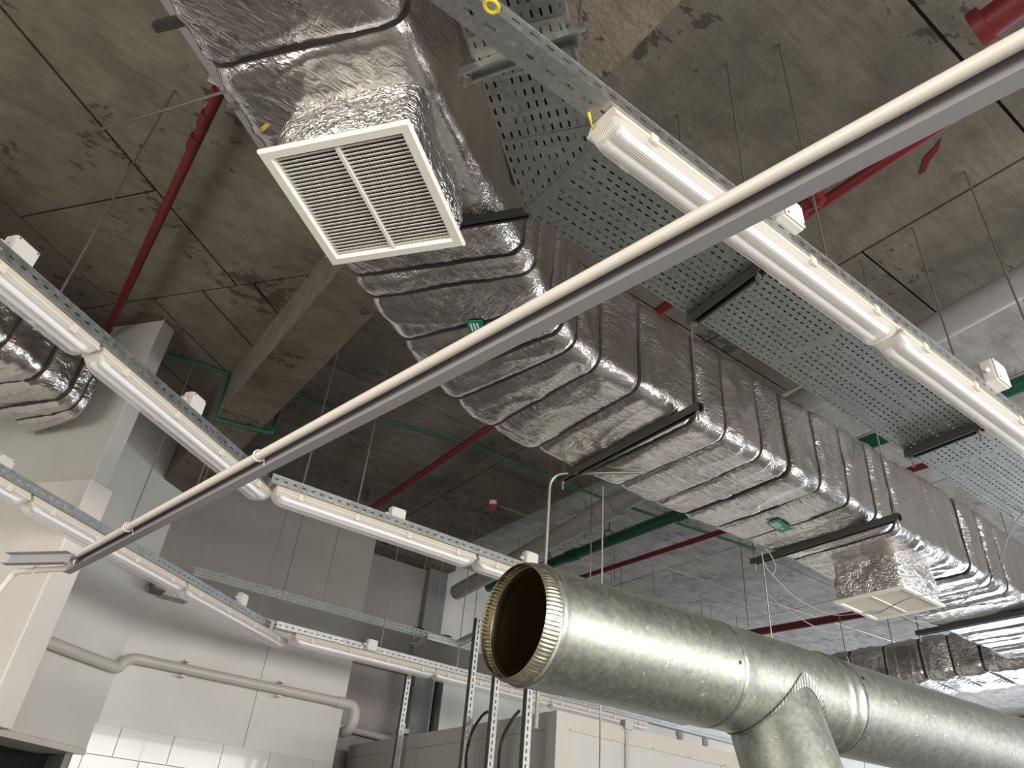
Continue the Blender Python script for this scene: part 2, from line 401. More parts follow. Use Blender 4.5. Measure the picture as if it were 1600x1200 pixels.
# recess
wr = bpy.data.objects.new('wall_recess', None); C.objects.link(wr); wr['kind'] = 'structure'
Y3 = 2.42*K
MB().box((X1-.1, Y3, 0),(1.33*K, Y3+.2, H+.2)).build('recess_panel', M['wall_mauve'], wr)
MB().box((1.305*K, Y3-.12, 0),(1.385*K, Y3+.2, H+.2)).build('column', M['wall_dark'], wr)
MB().box((1.385*K, Y3+.02, 0),(5*K, Y3+.25, H+.2)).build('far_panel', M['wall'], wr)
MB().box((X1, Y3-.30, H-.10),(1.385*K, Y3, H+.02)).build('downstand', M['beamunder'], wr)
# hall ends, never seen directly except far off
wn = struct(MB().box((-5,-5.2,0),(18,-5,1.0)).build('wall_front', M['wall']))
struct(MB().box((-5,-5.2,3.8),(18,-5,H+.3)).build('wall_front_upper', M['wall']))
struct(MB().box((-5.2,-5.2,0),(-5,14,H+.3)).build('wall_side', M['wall']))
we = bpy.data.objects.new('wall_right', None); C.objects.link(we); we['kind'] = 'structure'
MB().box((18,-5.2,0),(18.2,14,1.1)).build('sill_wall', M['wall'], we)
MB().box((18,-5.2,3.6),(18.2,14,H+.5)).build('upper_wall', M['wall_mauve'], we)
wi = bpy.data.objects.new('window_1', None); C.objects.link(wi); wi['kind'] = 'structure'
for k in range(9):
    y = -5 + k*2.1
    MB().box((18.02, y+.05, 1.15),(18.06, y+2.05, 3.55)).build('pane', M['winglow'], wi)
    MB().box((17.97, y-.05, 1.05),(18.1, y+.05, 3.65)).build('mullion', M['white'], wi)

# ------------------------------------------------------------------ duct wrapped in foil
def round_rect(w_, h_, r, n=8, m_=14, mh=8):
    """closed loop of (s,t), centred on s, t from 0 (bottom) to h; evenly split"""
    pts = []
    def line(a, b, k):
        for i in range(k): pts.append((a[0]+(b[0]-a[0])*i/k, a[1]+(b[1]-a[1])*i/k))
    def arc(cx, cy, a0, k=n):
        for i in range(k): a = a0 + math.pi/2*i/k; pts.append((cx+r*math.cos(a), cy+r*math.sin(a)))
    x, y = w_/2, h_
    line((-x+r, 0), (x-r, 0), m_*2); arc(x-r, r, -math.pi/2); line((x, r), (x, y-r), mh*2); arc(x-r, y-r, 0)
    line((x-r, y), (-x+r, y), m_//2); arc(-x+r, y-r, math.pi/2); line((-x, y-r), (-x, r), mh); arc(-x+r, r, math.pi)
    return pts
def foil_duct(name, label, stations, zb, h, straps, parent, step=.018, amp=1.0, rc=.075, seed=0, m_=26):
    """stations: list of (R(x,y), L(x,y)) world; straps: arclengths along the R side"""
    Rp = [Vector((*a, 0)) for a, _ in stations]; Lp = [Vector((*b, 0)) for _, b in stations]
    cum = [0]
    for i in range(1, len(Rp)): cum.append(cum[-1] + ((Rp[i]+Lp[i])/2 - (Rp[i-1]+Lp[i-1])/2).length)
    def samp(s):
        s = max(0, min(cum[-1]-1e-6, s)); i = max(k for k in range(len(cum)-1) if cum[k] <= s); t = (s-cum[i])/(cum[i+1]-cum[i])
        def cr(P):
            a, b, c, d = P[max(i-1,0)], P[i], P[i+1], P[min(i+2,len(P)-1)]
            return 0.5*((2*b)+(c-a)*t+(2*a-5*b+4*c-d)*t*t+(3*b-a-3*c+d)*t**3)
        return cr(Rp), cr(Lp)
    n = int(cum[-1]/step); mb = MB(); prof0 = None; rings = []
    for i in range(n+1):
        s = cum[-1]*i/n; R, L = samp(s); ax = (R-L); w_ = ax.length; ax.normalize(); c = (R+L)/2
        pr = round_rect(w_, h, rc, 8, m_, 8)
        ds = min([abs(s-q) for q in straps] + [9]); pinch = math.exp(-(ds/.022)**2)*.017
        # slack between the straps
        lo = max([q for q in straps if q <= s] + [-.3]); hi = min([q for q in straps if q > s] + [cum[-1]+.3])
        sl = math.sin(math.pi*(s-lo)/(hi-lo))**.6 if hi > lo else 0
        ring = []
        for k, (a, b_) in enumerate(pr):
            nx, ny = a/(w_/2), (b_-h/2)/(h/2); nx = nx**5; ny = ny**5; l = math.hypot(nx, ny) or 1; nx /= l; ny /= l
            P = Vector((s*1.0+seed, a*1.0, b_*1.0))
            big = noise.noise(Vector((P.x*2.2, P.y*1.2, P.z*1.5)))*.014
            fold = (1-abs(noise.noise(Vector((P.x*6.0, P.y*1.1+noise.noise(P*2)*.9, P.z*1.6))))*2)**3*.011     # folds running across
            rid = (1-abs(noise.noise(Vector((P.x*10, P.y*14, P.z*12+5)))))**6*.0035
            edge = max(0, 1-((b_/(rc*1.2)) if a > 0 else (b_/(rc*1.2))))*.0
            d = (sl*.012 + big + fold + rid)*amp - pinch
            ring.append(c + ax*(a + nx*d) + Vector((0,0, zb + b_ + ny*d)))
        rings.append(ring)
    m2 = len(rings[0])
    mb.v = [v for r in rings for v in r]
    mb.f = [(i*m2+k, i*m2+(k+1) % m2, (i+1)*m2+(k+1) % m2, (i+1)*m2+k) for i in range(n) for k in range(m2)] + [tuple(range(m2)), tuple(n*m2+k for k in range(m2))]
    mb.build('foil_wrap' if parent else name, M['foil'], parent, smooth='all')
    for q in straps:
        sb = MB(); i = min(n-1, max(1, round(q/cum[-1]*n))); nb = 1
        base = rings[i]; nxt = rings[min(n, i+1)]; prv = rings[i-1]
        tube_ = []
        cc = sum(base, Vector())/m2
        loop = [p + (p-cc).normalized()*.0125 for p in base]; t = ((sum(nxt, Vector())-sum(prv, Vector()))).normalized()
        vs_ = []
        for p in loop:
            o = (p-cc).normalized()
            vs_ += [p - t*.008 - o*.016, p - t*.008, p + t*.008, p + t*.008 - o*.016]
        fs_ = []
        for k in range(m2):
            a, b_ = k*4, ((k+1) % m2)*4
            for j in range(4): fs_.append((a+j, b_+j, b_+(j+1) % 4, a+(j+1) % 4))
        sb.add(vs_, fs_).build('strap', M['strap'], parent, smooth=True)
    return rings, cum
ZD = .62*K
def q(x, y): return (x*ZD, y*ZD)
def qu(u, v): p = uv(u*ZD, v*ZD); return (p.x, p.y)
st = [(qu(-.75,.395), qu(-.75,.70)), (qu(-.2,.392), qu(-.2,.70)), (qu(.3,.388), qu(.3,.706)), (qu(.56,.383), qu(.56,.712)), (qu(.79,.368), qu(.79,.703)), (qu(1.0,.330), qu(1.0,.70)),
      (q(.70,.935), q(.53,1.262)), (q(.78,.985), q(.66,1.345)), (q(.87,1.012), q(.82,1.418)), (q(1.0,1.022), q(1.0,1.44)), (q(1.25,1.030), q(1.25,1.445)), (q(1.5,1.035), q(1.5,1.44)), (q(2.0,1.035), q(2.0,1.42)), (q(2.6,1.04), q(2.6,1.42)), (q(3.2,1.04), q(3.2,1.42)), (q(4.6,1.04), q(4.6,1.43)), (q(6.4,1.04), q(6.4,1.43))]
duct = thing('insulated_duct', 'long rectangular air duct wrapped in crinkled silver foil with black straps, bending across the ceiling', 'duct', (0,0,CZ+ZD))
duct.location = (0,0,0)
# arclength helper for straps: project given ratio positions
mid = [((a[0]+b_[0])/2, (a[1]+b_[1])/2) for a, b_ in st]; cumm = [0]
for i in range(1, len(mid)): cumm.append(cumm[-1]+math.dist(mid[i], mid[i-1]))
def arc_of(x):   # by x of the right-hand bottom edge, in metres
    xs = [a[0] for a, _ in st]
    for i in range(len(xs)-1):
        if xs[i] <= x <= xs[i+1]: return cumm[i] + (x-xs[i])/(xs[i+1]-xs[i])*(cumm[i+1]-cumm[i])
    return cumm[-1]
sx = []
for u in (.22, .47, .965, 1.03): 
    p = qu(u, .375 if u < .8 else .34); sx.append(arc_of(p[0]))
for xr in (.70, .775, .835, .93, 1.06, 1.25, 1.385, 1.52, 1.66, 1.80, 1.93, 2.07, 2.17, 2.62, 2.80, 2.95, 3.25, 3.55, 3.9, 4.3): sx.append(arc_of(xr*ZD))
foil_duct('insulated_duct', '', st, CZ+ZD, .185*K*.95, sx, duct, seed=3)
# strut channels with hanging rods carrying the duct
def slab_z(x): return H+.005 if x < XS else H+.115
def strut_hanger(parent, a, b_, z, rodz, extra=.05, w_=.045, rods=(1,1), matr='dark_steel', rod_r=.006):
    a, b_ = Vector((a[0], a[1], 0)), Vector((b_[0], b_[1], 0)); d = (b_-a).normalized(); side = Vector((-d.y, d.x, 0))
    a2 = Vector((a.x, a.y, z)) - d*extra; b2 = Vector((b_.x, b_.y, z)) + d*extra
    hw = w_/2
    prof = [(-hw,0),(-hw,-.042),(-hw+.009,-.042),(-hw+.009,-.036),(-hw+.003,-.036),(-hw+.003,-.003),(hw-.003,-.003),(hw-.003,-.036),(hw-.009,-.036),(hw-.009,-.042),(hw,-.042),(hw,0)]
    MB().sweep(prof, a2, b2, side, (0,0,1)).build('strut_channel', M[matr], parent)
    for k, p in enumerate((a2 + d*.025, b2 - d*.025)):
        if rods[k]:
            MB().tube([(p.x, p.y, z-.10), (p.x, p.y, slab_z(p.x))], rod_r, 6).build('threaded_rod', M['steel'], parent)
            MB().tube([(p.x, p.y, z-.058), (p.x, p.y, z-.044)], .013, 6).build('nut', M['steel'], parent)
for x in (1.19, 2.045, 3.08, 4.2):
    strut_hanger(duct, (x*ZD, .985*ZD), (x*ZD+.02, 1.475*ZD), CZ+ZD-.012, H+.02)
pa, pb = qu(.855,.285), qu(.855,.69)
strut_hanger(duct, pa, pb, CZ+ZD-.012, H-.02, .02, .03)

# branch box (neck) under the duct and its grille
def make_neck(duct_root, cx, cy, rz, L, W, z0, z1, seed):
    """crumpled foil box, flared where it meets the duct"""
    mb = MB(); n = 22; rings = []
    for i in range(n+1):
        t = i/n; z = z0 + (z1-z0)*t; fl = 1 + .05*math.sin(math.pi*min(1, t*1.3))*1 + .22*max(0, t-.72)**1.4
        pr = []
        r = .05; x, y = L/2*fl, W/2*fl
        for cxs, cys, a0 in ((x-r, y-r, 0), (-x+r, y-r, math.pi/2), (-x+r, -y+r, math.pi), (x-r, -y+r, 1.5*math.pi)):
            for k in range(6): a = a0 + math.pi/2*k/5; pr.append((cxs+r*math.cos(a), cys+r*math.sin(a)))
        # subdivide
        pp = []
        for k in range(len(pr)):
            a, b_ = pr[k], pr[(k+1) % len(pr)]; dd = math.dist(a, b_); q_ = max(1, int(dd/.022)) if dd > .08 else 1
            if dd > .08: q_ = 20
            for j in range(q_): pp.append((a[0]+(b_[0]-a[0])*j/q_, a[1]+(b_[1]-a[1])*j/q_))
        ring = []
        for a, b_ in pp:
            P = Vector((a*1.0+seed, b_, z)); l = math.hypot(a, b_)
            d = noise.noise(P*5)*.014 + (1-abs(noise.noise(P*11))*2)**3*.006 + (1-abs(noise.noise(P*24)))**6*.004 - .008
            if i == 0: d = -.012
            ring.append((a*(1+d/l*1.3), b_*(1+d/l*1.3), z))
        rings.append(ring)
    m2 = len(rings[0]); mb.v = [v for r in rings for v in r]
    mb.f = [(i*m2+k, i*m2+(k+1) % m2, (i+1)*m2+(k+1) % m2, (i+1)*m2+k) for i in range(n) for k in range(m2)]
    o = mb.build('branch_box', M['foil_neck'], duct_root, smooth='all'); o.location = (cx, cy, 0); o.rotation_euler = (0,0,rz); return o
ZG = .543*K
g1 = uv(.7815*ZG, .579*ZG); GS = .2815*ZG
make_neck(duct, g1.x, g1.y, TH, GS*.93, GS*.93, CZ+ZG+.012, CZ+ZD+.05, 1.3)
g2 = (2.75*ZG, 1.412*ZG)
make_neck(duct, g2[0], g2[1], 0, GS*.93, GS*.93, CZ+ZG+.012, CZ+ZD+.05, 7.7)
MB().tube([(0,0,0),(.004,.002,.018),(.010,.004,.040)], .007, 8).build('brown_tape', M['rust'], duct, loc=None).location = at(409, 203, ZG+.03)
# stickers on the duct underside
def sticker(px, py, ang, L, W, parent, z):
    p = at(px, py, z-CZ); o = MB().box((-L/2,-W/2,-.0012),(L/2,W/2,.0012)).build('sticker', M['sticker'], parent); o.location = (p.x, p.y, z); o.rotation_euler = (0,0,ang)
    t = MB()
    for r_, (x0, x1) in enumerate(((-.34,.10),(-.34,.28),(-.34,-.05))):
        x = x0
        while x < x1:
            w_ = random.uniform(.02,.05); t.box((x*L, (.22-r_*.2)*W, -.0022),((x+w_)*L, (.33-r_*.2)*W, -.001)); x += w_+.018
    t.build('sticker_print', M['print'], o)
    return o
sticker(1218, 822, .12, .20, .10, duct, CZ+ZD-.030)
sticker(745, 514, TH+.1, .13, .08, duct, CZ+ZD-.02)

def make_grille():
    g = thing('ceiling_grille', 'cream square return-air grille with fine louvres on the nearer foil branch box', 'air grille', (0,0,0), 0, 'square air grilles')
    S = GS; fw = .042; t = .012
    fr = MB(); a = S/2; b_ = S/2-fw
    # bevelled frame: outer lip, face, inner slope
    loops = [(a, .012), (a, .0), (a-.006, -.006), (b_+.008, -.006), (b_, .006), (b_, .05)]
    vs_ = []; fs_ = []
    for r, z in loops: vs_ += [(-r,-r,z),(r,-r,z),(r,r,z),(-r,r,z)]
    for i in range(len(loops)-1):
        for k in range(4): fs_.append((i*4+k, i*4+(k+1) % 4, (i+1)*4+(k+1) % 4, (i+1)*4+k))
    fr.add(vs_, fs_).build('frame', M['grille'], g, solid=.0015)
    MB().box((-b_-.003,-b_-.003,.045),(b_+.003,b_+.003,.05)).build('backing', M['black'], g)
    MB().box((-b_,-.006,-.003),(b_,.006,.016)).build('centre_bar', M['grille'], g)
    n = 29; me = None
    for k in range(n):
        x = -b_ + (k+.5)*2*b_/n
        for s in (-1, 1):
            y0, y1 = (.006, b_) if s > 0 else (-b_, -.006)
            Mx = Matrix.Translation((x,0,.006)) @ Matrix.Rotation(math.radians(-32), 4, 'Y')
            if me is None or s not in me:
                me = me or {}
                o = MB().box((-.0048, y0, -.0010),(.0048, y1, .0010), Matrix.Rotation(math.radians(-22), 4, 'Y')).build('louvre', M['grille'], g)
                me[s] = o.data
            else:
                o = bpy.data.objects.new('louvre', me[s]); C.objects.link(o); o.parent = g
            o.location = (x, 0, .006)
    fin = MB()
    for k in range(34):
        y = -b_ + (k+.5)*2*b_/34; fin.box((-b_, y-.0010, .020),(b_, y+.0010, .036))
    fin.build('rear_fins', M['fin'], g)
    return g
gr = make_grille(); gr.location = (g1.x, g1.y, CZ+ZG); gr.rotation_euler = (0,0,TH)
gr2 = copy_tree(gr); gr2.location = (g2[0], g2[1], CZ+ZG); gr2.rotation_euler = (0,0,math.pi)
gr2['label'] = 'small-looking cream air grille under the far end of the foil duct, behind loose cables'

# second duct end by the partition and far duct branch
d2 = thing('insulated_duct', 'short silver foil duct piece entering the grey partition, high beside the twin-tube lights', 'duct')
Z2 = .705*K
s2 = [(tuple(uv(u*K, 1.20*K-.0*u)[:2]), tuple(uv(u*K, 1.43*K)[:2])) for u in (.2,.5,.7,.86)] + [(tuple(uv(.94*K, 1.215*K)[:2]), tuple(uv(.985*K, 1.40*K)[:2]))]
foil_duct('insulated_duct', '', s2, CZ+Z2, .40, [.9,1.9,2.2,2.45,2.6], d2, seed=31, amp=1.5, rc=.10)
d3 = thing('insulated_duct', 'far brownish silver foil duct crossing at right, partly behind the round metal pipe', 'duct')
a = at(1500, 1052, .60*K); xn = a.x
s3 = [((xn+.02, y), (xn+.75, y)) for y in (6.6, 6.0, 5.2, 4.2, 3.2, 2.2)]
s3 = [((b_[0], b_[1]), (a_[0], a_[1])) for a_, b_ in s3]
foil_duct('insulated_duct', '', s3, CZ+.60*K, .42, [.5,1.0,1.4,1.8,2.2,2.6,2.9,3.2,3.6,4.0,4.6], d3, seed=55, amp=1.2)

# ------------------------------------------------------------------ perforated cable tray
tray = thing('cable_tray', 'wide perforated grey metal cable tray bending beside the foil duct', 'cable tray')
ZT = .60*K; zt = CZ+ZT
TW = .187*ZT
# straight leg along x
yr = .566*ZT; yl = .766*ZT; xs = .50*ZT
def skipfn(i, j, nu, nv): return (i % 37) in (0,) or (i*7+j*13) % 53 == 0
TP = .05
mb = MB().slotted((xs, yr, zt), (1,0,0), (0,1,0), 9.2-xs, yl-yr, .040, .031, .021, .0075, True, skipfn)
mb.build('tray_base', M['tray'], tray, solid=.0015)
for y in (yr, yl):
    MB().slotted((xs, y, zt), (1,0,0), (0,0,1), 9.2-xs, .055, .08, .055, .03, .008).build('tray_side', M['tray'], tray, solid=.002)
# rotated leg
v0, v1 = .1547*ZT, .300*ZT
v0, v1 = .1547*ZT, .3*ZT
v1 = v0 + TW*.80
ue = .715*ZT
o0 = uv(-1.1*K, v0, zt+.006); eu = uv(1,0); ev = uv(0,1)
MB().slotted(o0, eu, ev, ue+1.1*K, v1-v0, .050, .030, .025, .0075, False, lambda i,j,nu,nv: (i*5+j*11) % 71 == 0).build('tray_base', M['tray'], tray, solid=.0015)
for v in (v0, v1):
    MB().slotted(uv(-1.1*K, v, zt+.006), eu, (0,0,1), ue+1.1*K, .055, .08, .055, .03, .008).build('tray_side', M['tray'], tray, solid=.002)
# corner gusset joining the two legs
c1, c2 = uv(ue-.004, v0), uv(ue-.004, v1)
gus = [(c1.x, c1.y), (xs+.004, yr), (xs+.004, yl), (c2.x, c2.y)]
n = 12; mg = MB()
A, B, Cc, D = [Vector((*p, zt+.002)) for p in gus]
rows = 12
for j in range(rows):
    t0, t1 = j/rows, (j+1)/rows
    p0, p1 = A.lerp(D, t0), B.lerp(Cc, t0); q0, q1 = A.lerp(D, t1), B.lerp(Cc, t1)
    nn = max(1, int((p1-p0).length/.05))
    for i in range(nn):
        a0, a1 = i/nn, (i+1)/nn
        Q = [p0.lerp(p1,a0), p0.lerp(p1,a1), q0.lerp(q1,a1), q0.lerp(q1,a0)]; cc = sum(Q, Vector())/4
        In = []
        for P in Q: In.append(cc + (P-cc)*.0)
        du = (Q[1]-Q[0]).normalized()*.011; dv = (Q[3]-Q[0]).normalized()*.0035
        In = [cc-du-dv, cc+du-dv, cc+du+dv, cc-du+dv]
        mg.add(Q+In, [(0,1,5,4),(1,2,6,5),(2,3,7,6),(3,0,4,7)])
mg.build('corner_plate', M['tray'], tray, solid=.0015)
for p_, q_ in ((A, B), (D, Cc)):
    MB().add([p_, q_, q_+Vector((0,0,.06)), p_+Vector((0,0,.06))], [(0,1,2,3)]).build('tray_side', M['tray'], tray, solid=.002)
# splice plate
MB().slotted(uv(.46*ZT+.15, v0+.01, zt-.002), eu, ev, .16, v1-v0-.02, .050, .030, .022, .006).build('splice_plate', M['strut'], tray, solid=.002)
# black cables added so the tray slots look dark
for k, (dy, r) in enumerate(((.05,.016),(.09,.013),(.13,.018),(.18,.014),(.23,.016),(.28,.012),(.33,.016),(.37,.014))):
    if dy > yl-yr-.02: continue
    pts = [(xs-.1 + i*.4, yr+dy+random.uniform(-.012,.012), zt+.02+r) for i in range(24)]
    pre = [uv(-1.1*K + i*.5, v0+dy*.78+random.uniform(-.01,.01), zt+.02+r) for i in range(11)]
    pre = [p for p in pre if p.x < xs-.15]
    o = MB().tube(pre+pts, r, 6).build('backing_cable', M['cable'], None, smooth=True)
    tag(o, 'thick black cable added inside the perforated tray to darken its slots', 'cable', 'added black cables in the tray')
# strut rafts
def P3(p): return (p.x, p.y)
ZR = ZT-.004
ra = [((at(722,115,ZR)), (at(918,43,ZR)), 'trunk'), ((at(1078,497,ZR)), (at(1190,413,ZR)), 'dark_steel'), ((at(1415,707,ZR)), (at(1533,660,ZR)), 'dark_steel')]
for a, b_, mt in ra: strut_hanger(tray, P3(a), P3(b_), CZ+ZR, H+.1, 0, .045, (1,1), mt, .0055)
strut_hanger(tray, (1.55*K, .30*K), (1.55*K, .49*K), CZ+ZR, H+.2, 0, .045)

# ------------------------------------------------------------------ lighting trunking with twin-tube fittings
TRH = .055; TRW = .088
def trunking(name, label, a, b_, up_h, group='slotted lighting trunking runs', rods=()):
    """slotted channel; a,b at the front bottom edge (x,y); the channel lies to the far side"""
    a, b_ = Vector((*a, up_h)), Vector((*b_, up_h)); d = (b_-a); L = d.length; d.normalize(); side = Vector((-d.y, d.x, 0))
    t = thing(name, label, 'trunking', (0,0,0), 0, group)
    MB().slotted(a, d, (0,0,1), L, TRH, .062, TRH, .028, .008).build('front_flange', M['trunk'], t, solid=.002)
    MB().slotted(a, d, side, L, TRW, .072, TRW, .036, .010).build('channel_base', M['trunk'], t, solid=.002)
    MB().slotted(a+side*TRW, d, (0,0,1), L, TRH, .062, TRH, .028, .008).build('rear_flange', M['trunk'], t, solid=.002)
    MB().sweep([(-.003,0),(.010,0),(.010,.003),(-.003,.003)], a+Vector((0,0,TRH)), b_+Vector((0,0,TRH)), side, (0,0,1)).build('top_lip', M['trunk'], t)
    for s in rods:
        p = a + d*s + side*TRW*.5
        MB().tube([(p.x, p.y, up_h+.0), (p.x, p.y, slab_z(p.x))], .0055, 6).build('threaded_rod', M['steel'], t)
    return t, d, side
ZL = .548*K       # underside of the trunking over the camera (main runs)
zl = CZ+ZL
R_y = .279*(.57)/.57*K*(ZL+TRH)/(.57*K)
trR, dR, sR = trunking('lighting_trunking', 'bright slotted trunking with lights crossing above the diagonal channel', (-.9, R_y), (9.4, R_y), zl, rods=(.9+.0*K, .9+.584*K*1.0, .9+1.25*K, .9+1.9*K))
kL = (ZL+TRH)/(.57*K)
vL = .782*K*kL
pA = uv(-.2*K, vL); pB = uv(.955*K*1.0, vL); 
pB = uv(.985*K, vL)
trL, dL, sL = trunking('lighting_trunking', 'slotted trunking with lights running down from the upper left edge', P3(pA), P3(pB), zl, rods=(.2*K+.505*K, ))
yM = 1.213*K*kL
trM, dM, sM = trunking('lighting_trunking', 'slotted trunking with a yellow-green wire, behind the round pipe mouth', (.322*K*kL, yM), (3.0*K, yM), zl, rods=(.06*K, .17*K, .62*K, .75*K, 1.3*K))
ZLL = .492*K; zll = CZ+ZLL; kk = (ZLL+TRH)/(.57*K)
vLL = 1.285*K*kk
u0 = .62*K; u1 = 1.834*K*kk
trLL, dLL, sLL = trunking('lighting_trunking', 'slotted trunking with lights low on the left, passing the white pilaster', P3(uv(u0, vLL)), P3(uv(u1, vLL)), zll, rods=(.48*K, .62*K, .635*K, .97*K))
yA = 2.108*K*kk
trA, dA, sA = trunking('lighting_trunking', 'slotted trunking with lights along the back wall behind the metal posts', (.69*K*kk, yA), (3.4*K, yA), zll, rods=(.30*K, .55*K, 1.2*K))

def make_fitting(label, tubes=2, L=1.52):
    g = thing('batten_light', label, 'light fitting', (0,0,0), 0, 'weatherproof twin-tube batten lights')
    W = .125
    # cream base tray, local x along, y across, hanging below z=0
    pr = [(-W/2+.004,-.046),(-W/2-.003,-.044),(-W/2-.004,-.036),(-W/2+.002,-.033),(-W/2+.008,-.012),(-W/2+.016,0),(W/2-.016,0),(W/2-.008,-.012),(W/2-.002,-.033),(W/2+.004,-.036),(W/2+.003,-.044),(W/2-.004,-.046)]
    MB().sweep(pr, (0,0,0), (L,0,0), (0,1,0), (0,0,1)).build('base_tray', M['cream'], g, bevel=.002)
    # diffuser shell with rounded ends
    lens = MB(); secs = []
    for t, x in enumerate((0, .012, .035, .07, L-.07, L-.035, L-.012, L)):
        e = (0.02, .42, .80, 1, 1, .80, .42, .02)[t]; w_ = (W/2-.004)*(.86+.14*e); d = .058*e
        secs.append([(x, w_*c, -.044-d*s) for c, s in ((1,0),(.985,.35),(.92,.68),(.78,.90),(.55,1),(.2,1.03),(-.2,1.03),(-.55,1),(-.78,.90),(-.92,.68),(-.985,.35),(-1,0))])
    k = len(secs[0]); lens.v = [v for s in secs for v in s]
    lens.f = [(i*k+j, i*k+j+1, (i+1)*k+j+1, (i+1)*k+j) for i in range(len(secs)-1) for j in range(k-1)]
    lens.build('diffuser', M['lens'], g, smooth='all')
    for s in ((-1, 1) if tubes == 2 else (0,)):
        o = MB().tube([(.06, s*.028, -.066), (L-.06, s*.028, -.066)], .0135, 12).build('fluorescent_tube', M['tube'], g, smooth=True)
        MB().tube([(.045, s*.028, -.062), (.085, s*.028, -.062)], .0150, 10).tube([(L-.085, s*.028, -.062), (L-.045, s*.028, -.062)], .0150, 10).build('lampholder', M['white'], o, smooth=True)
    for i in range(4):
        x = .16 + i*(L-.32)/3
        for s in (-1, 1):
            MB().box((x-.016, min(s*(W/2-.004), s*(W/2+.009)), -.062),(x+.016, max(s*(W/2-.004), s*(W/2+.009)), -.022)).build('clip', M['cream'], g, bevel=.002)
    MB().box((L*.5-.03,-.02,0),(L*.5+.03,.02,.004)).build('mounting_foot', M['steel'], g)
    return g
kz = ZL/(.554*K)
def put(fit, a, d, side, s, z):
    """place along a run: a = front-bottom edge start, s = metres along"""
    p = Vector((*a, z)) + d*s + side*(TRW*.5+.012)
    fit.location = p; fit.rotation_euler = (0,0,math.atan2(d.y, d.x)); return fit
protof = make_fitting('clear-covered twin-tube batten light nearest the diagonal channel, by the yellow-green wire end', 2)
off = 0.9
put(protof, (-.9, R_y), dR, sR, off+.262*K*kz, zl-.003)
def more(a, d, side, s, z, label):
    f = copy_tree(protof); put(f, a, d, side, s, z-.003); f['label'] = label; return f
FL = 1.545
more((-.9,R_y), dR, sR, off+.262*K*kz+FL, zl, 'clear-covered batten light at the right edge, next after the big one')
sL0 = .2*K + (.583*K*kz)      # u of L2 start
more(P3(pA), dL, sL, .2*K + .592*K*kz*1.0, zl, 'batten light hanging below the diagonal channel crossing, with pale junction box above it')
more(P3(pA), dL, sL, .2*K + .592*K*kz - FL, zl, 'batten light at the upper left edge under the large cream junction box')
a0 = (.322*K*kL, yM)
more(a0, dM, sM, .05, zl, 'batten light below the yellow-green wire, in front of the concrete slab and grey wall')
more(a0, dM, sM, .05+FL, zl, 'batten light disappearing behind the open pipe mouth')
aLL = P3(uv(u0, vLL)); kq = ZLL/(.554*K)
us = 1.464*K*kq
more(aLL, dLL, sLL, us-u0+.01, zll, 'batten light low on the left ending at the trunking bend by the back wall')
more(aLL, dLL, sLL, us-u0-FL+.01, zll, 'batten light passing in front of the white pilaster')
more(aLL, dLL, sLL, us-u0-2*FL+.01, zll, 'batten light at the left edge, second-lowest row')
aA = (.69*K*kk, yA)
for i, lb in enumerate(('batten light along the back wall starting above the pipe elbow', 'batten light behind the tall metal posts', 'batten light ending over the cream box')):
    more(aA, dA, sA, .20 + i*1.50, zll, lb)

# junction boxes on the trunking
def jbox(px, py, h, size, label, rz=0.0, tilt=0):
    p = at(px, py, h)
    if px == 582: p = aty(px, py, yA-.052)
    g = thing('junction_box', label, 'junction box', (p.x, p.y, p.z), rz, 'square junction boxes')
    s = size/2; d = size*.48
    MB().box((-s, 0, -s),(s, d, s)).build('housing', M['boxp'], g, bevel=.006)
    MB().box((-s*.96, -.010, -s*.96),(s*.96, 0, s*.96)).build('cover', M['boxp'], g, bevel=.006)
    for a in (-1, 1):
        for b2 in (-1, 1): MB().tube([(a*s*.78,-.012,b2*s*.78),(a*s*.78,-.008,b2*s*.78)], .005, 8).build('screw', M['steel'], g)
    MB().tube([(-s-.03, d*.5, 0), (-s, d*.5, 0)], .012, 8).build('cable_gland', M['boxp'], g)
    return g
zj = ZL+TRH+.05
jbox(35, 398, zj, .125, 'large cream junction box at the left edge on the upper light row', TH)
jbox(307, 633, zj, .115, 'cream junction box on the light row above the diagonal channel', TH)
jbox(622, 806, zj, .115, 'cream junction box on the middle light row before the slab', 0)
jbox(831, 874, zj, .115, 'cream junction box peeping over the round pipe mouth', 0)
jbox(1238, 330, zj, .115, 'cream junction box partly behind the diagonal channel, by a red pipe', 0)
jbox(1563, 583, zj, .115, 'cream junction box at the right edge before a green pipe', 0)
zk = ZLL+TRH+.05
jbox(4, 727, zk, .125, 'cream junction box cut by the left edge, on the lower light row', TH)
jbox(381, 937, zk, .10, 'small junction box on the lower light row by the trunking bend', TH)
jbox(582, 1008, zk, .105, 'small junction box on the back wall light row', 0)
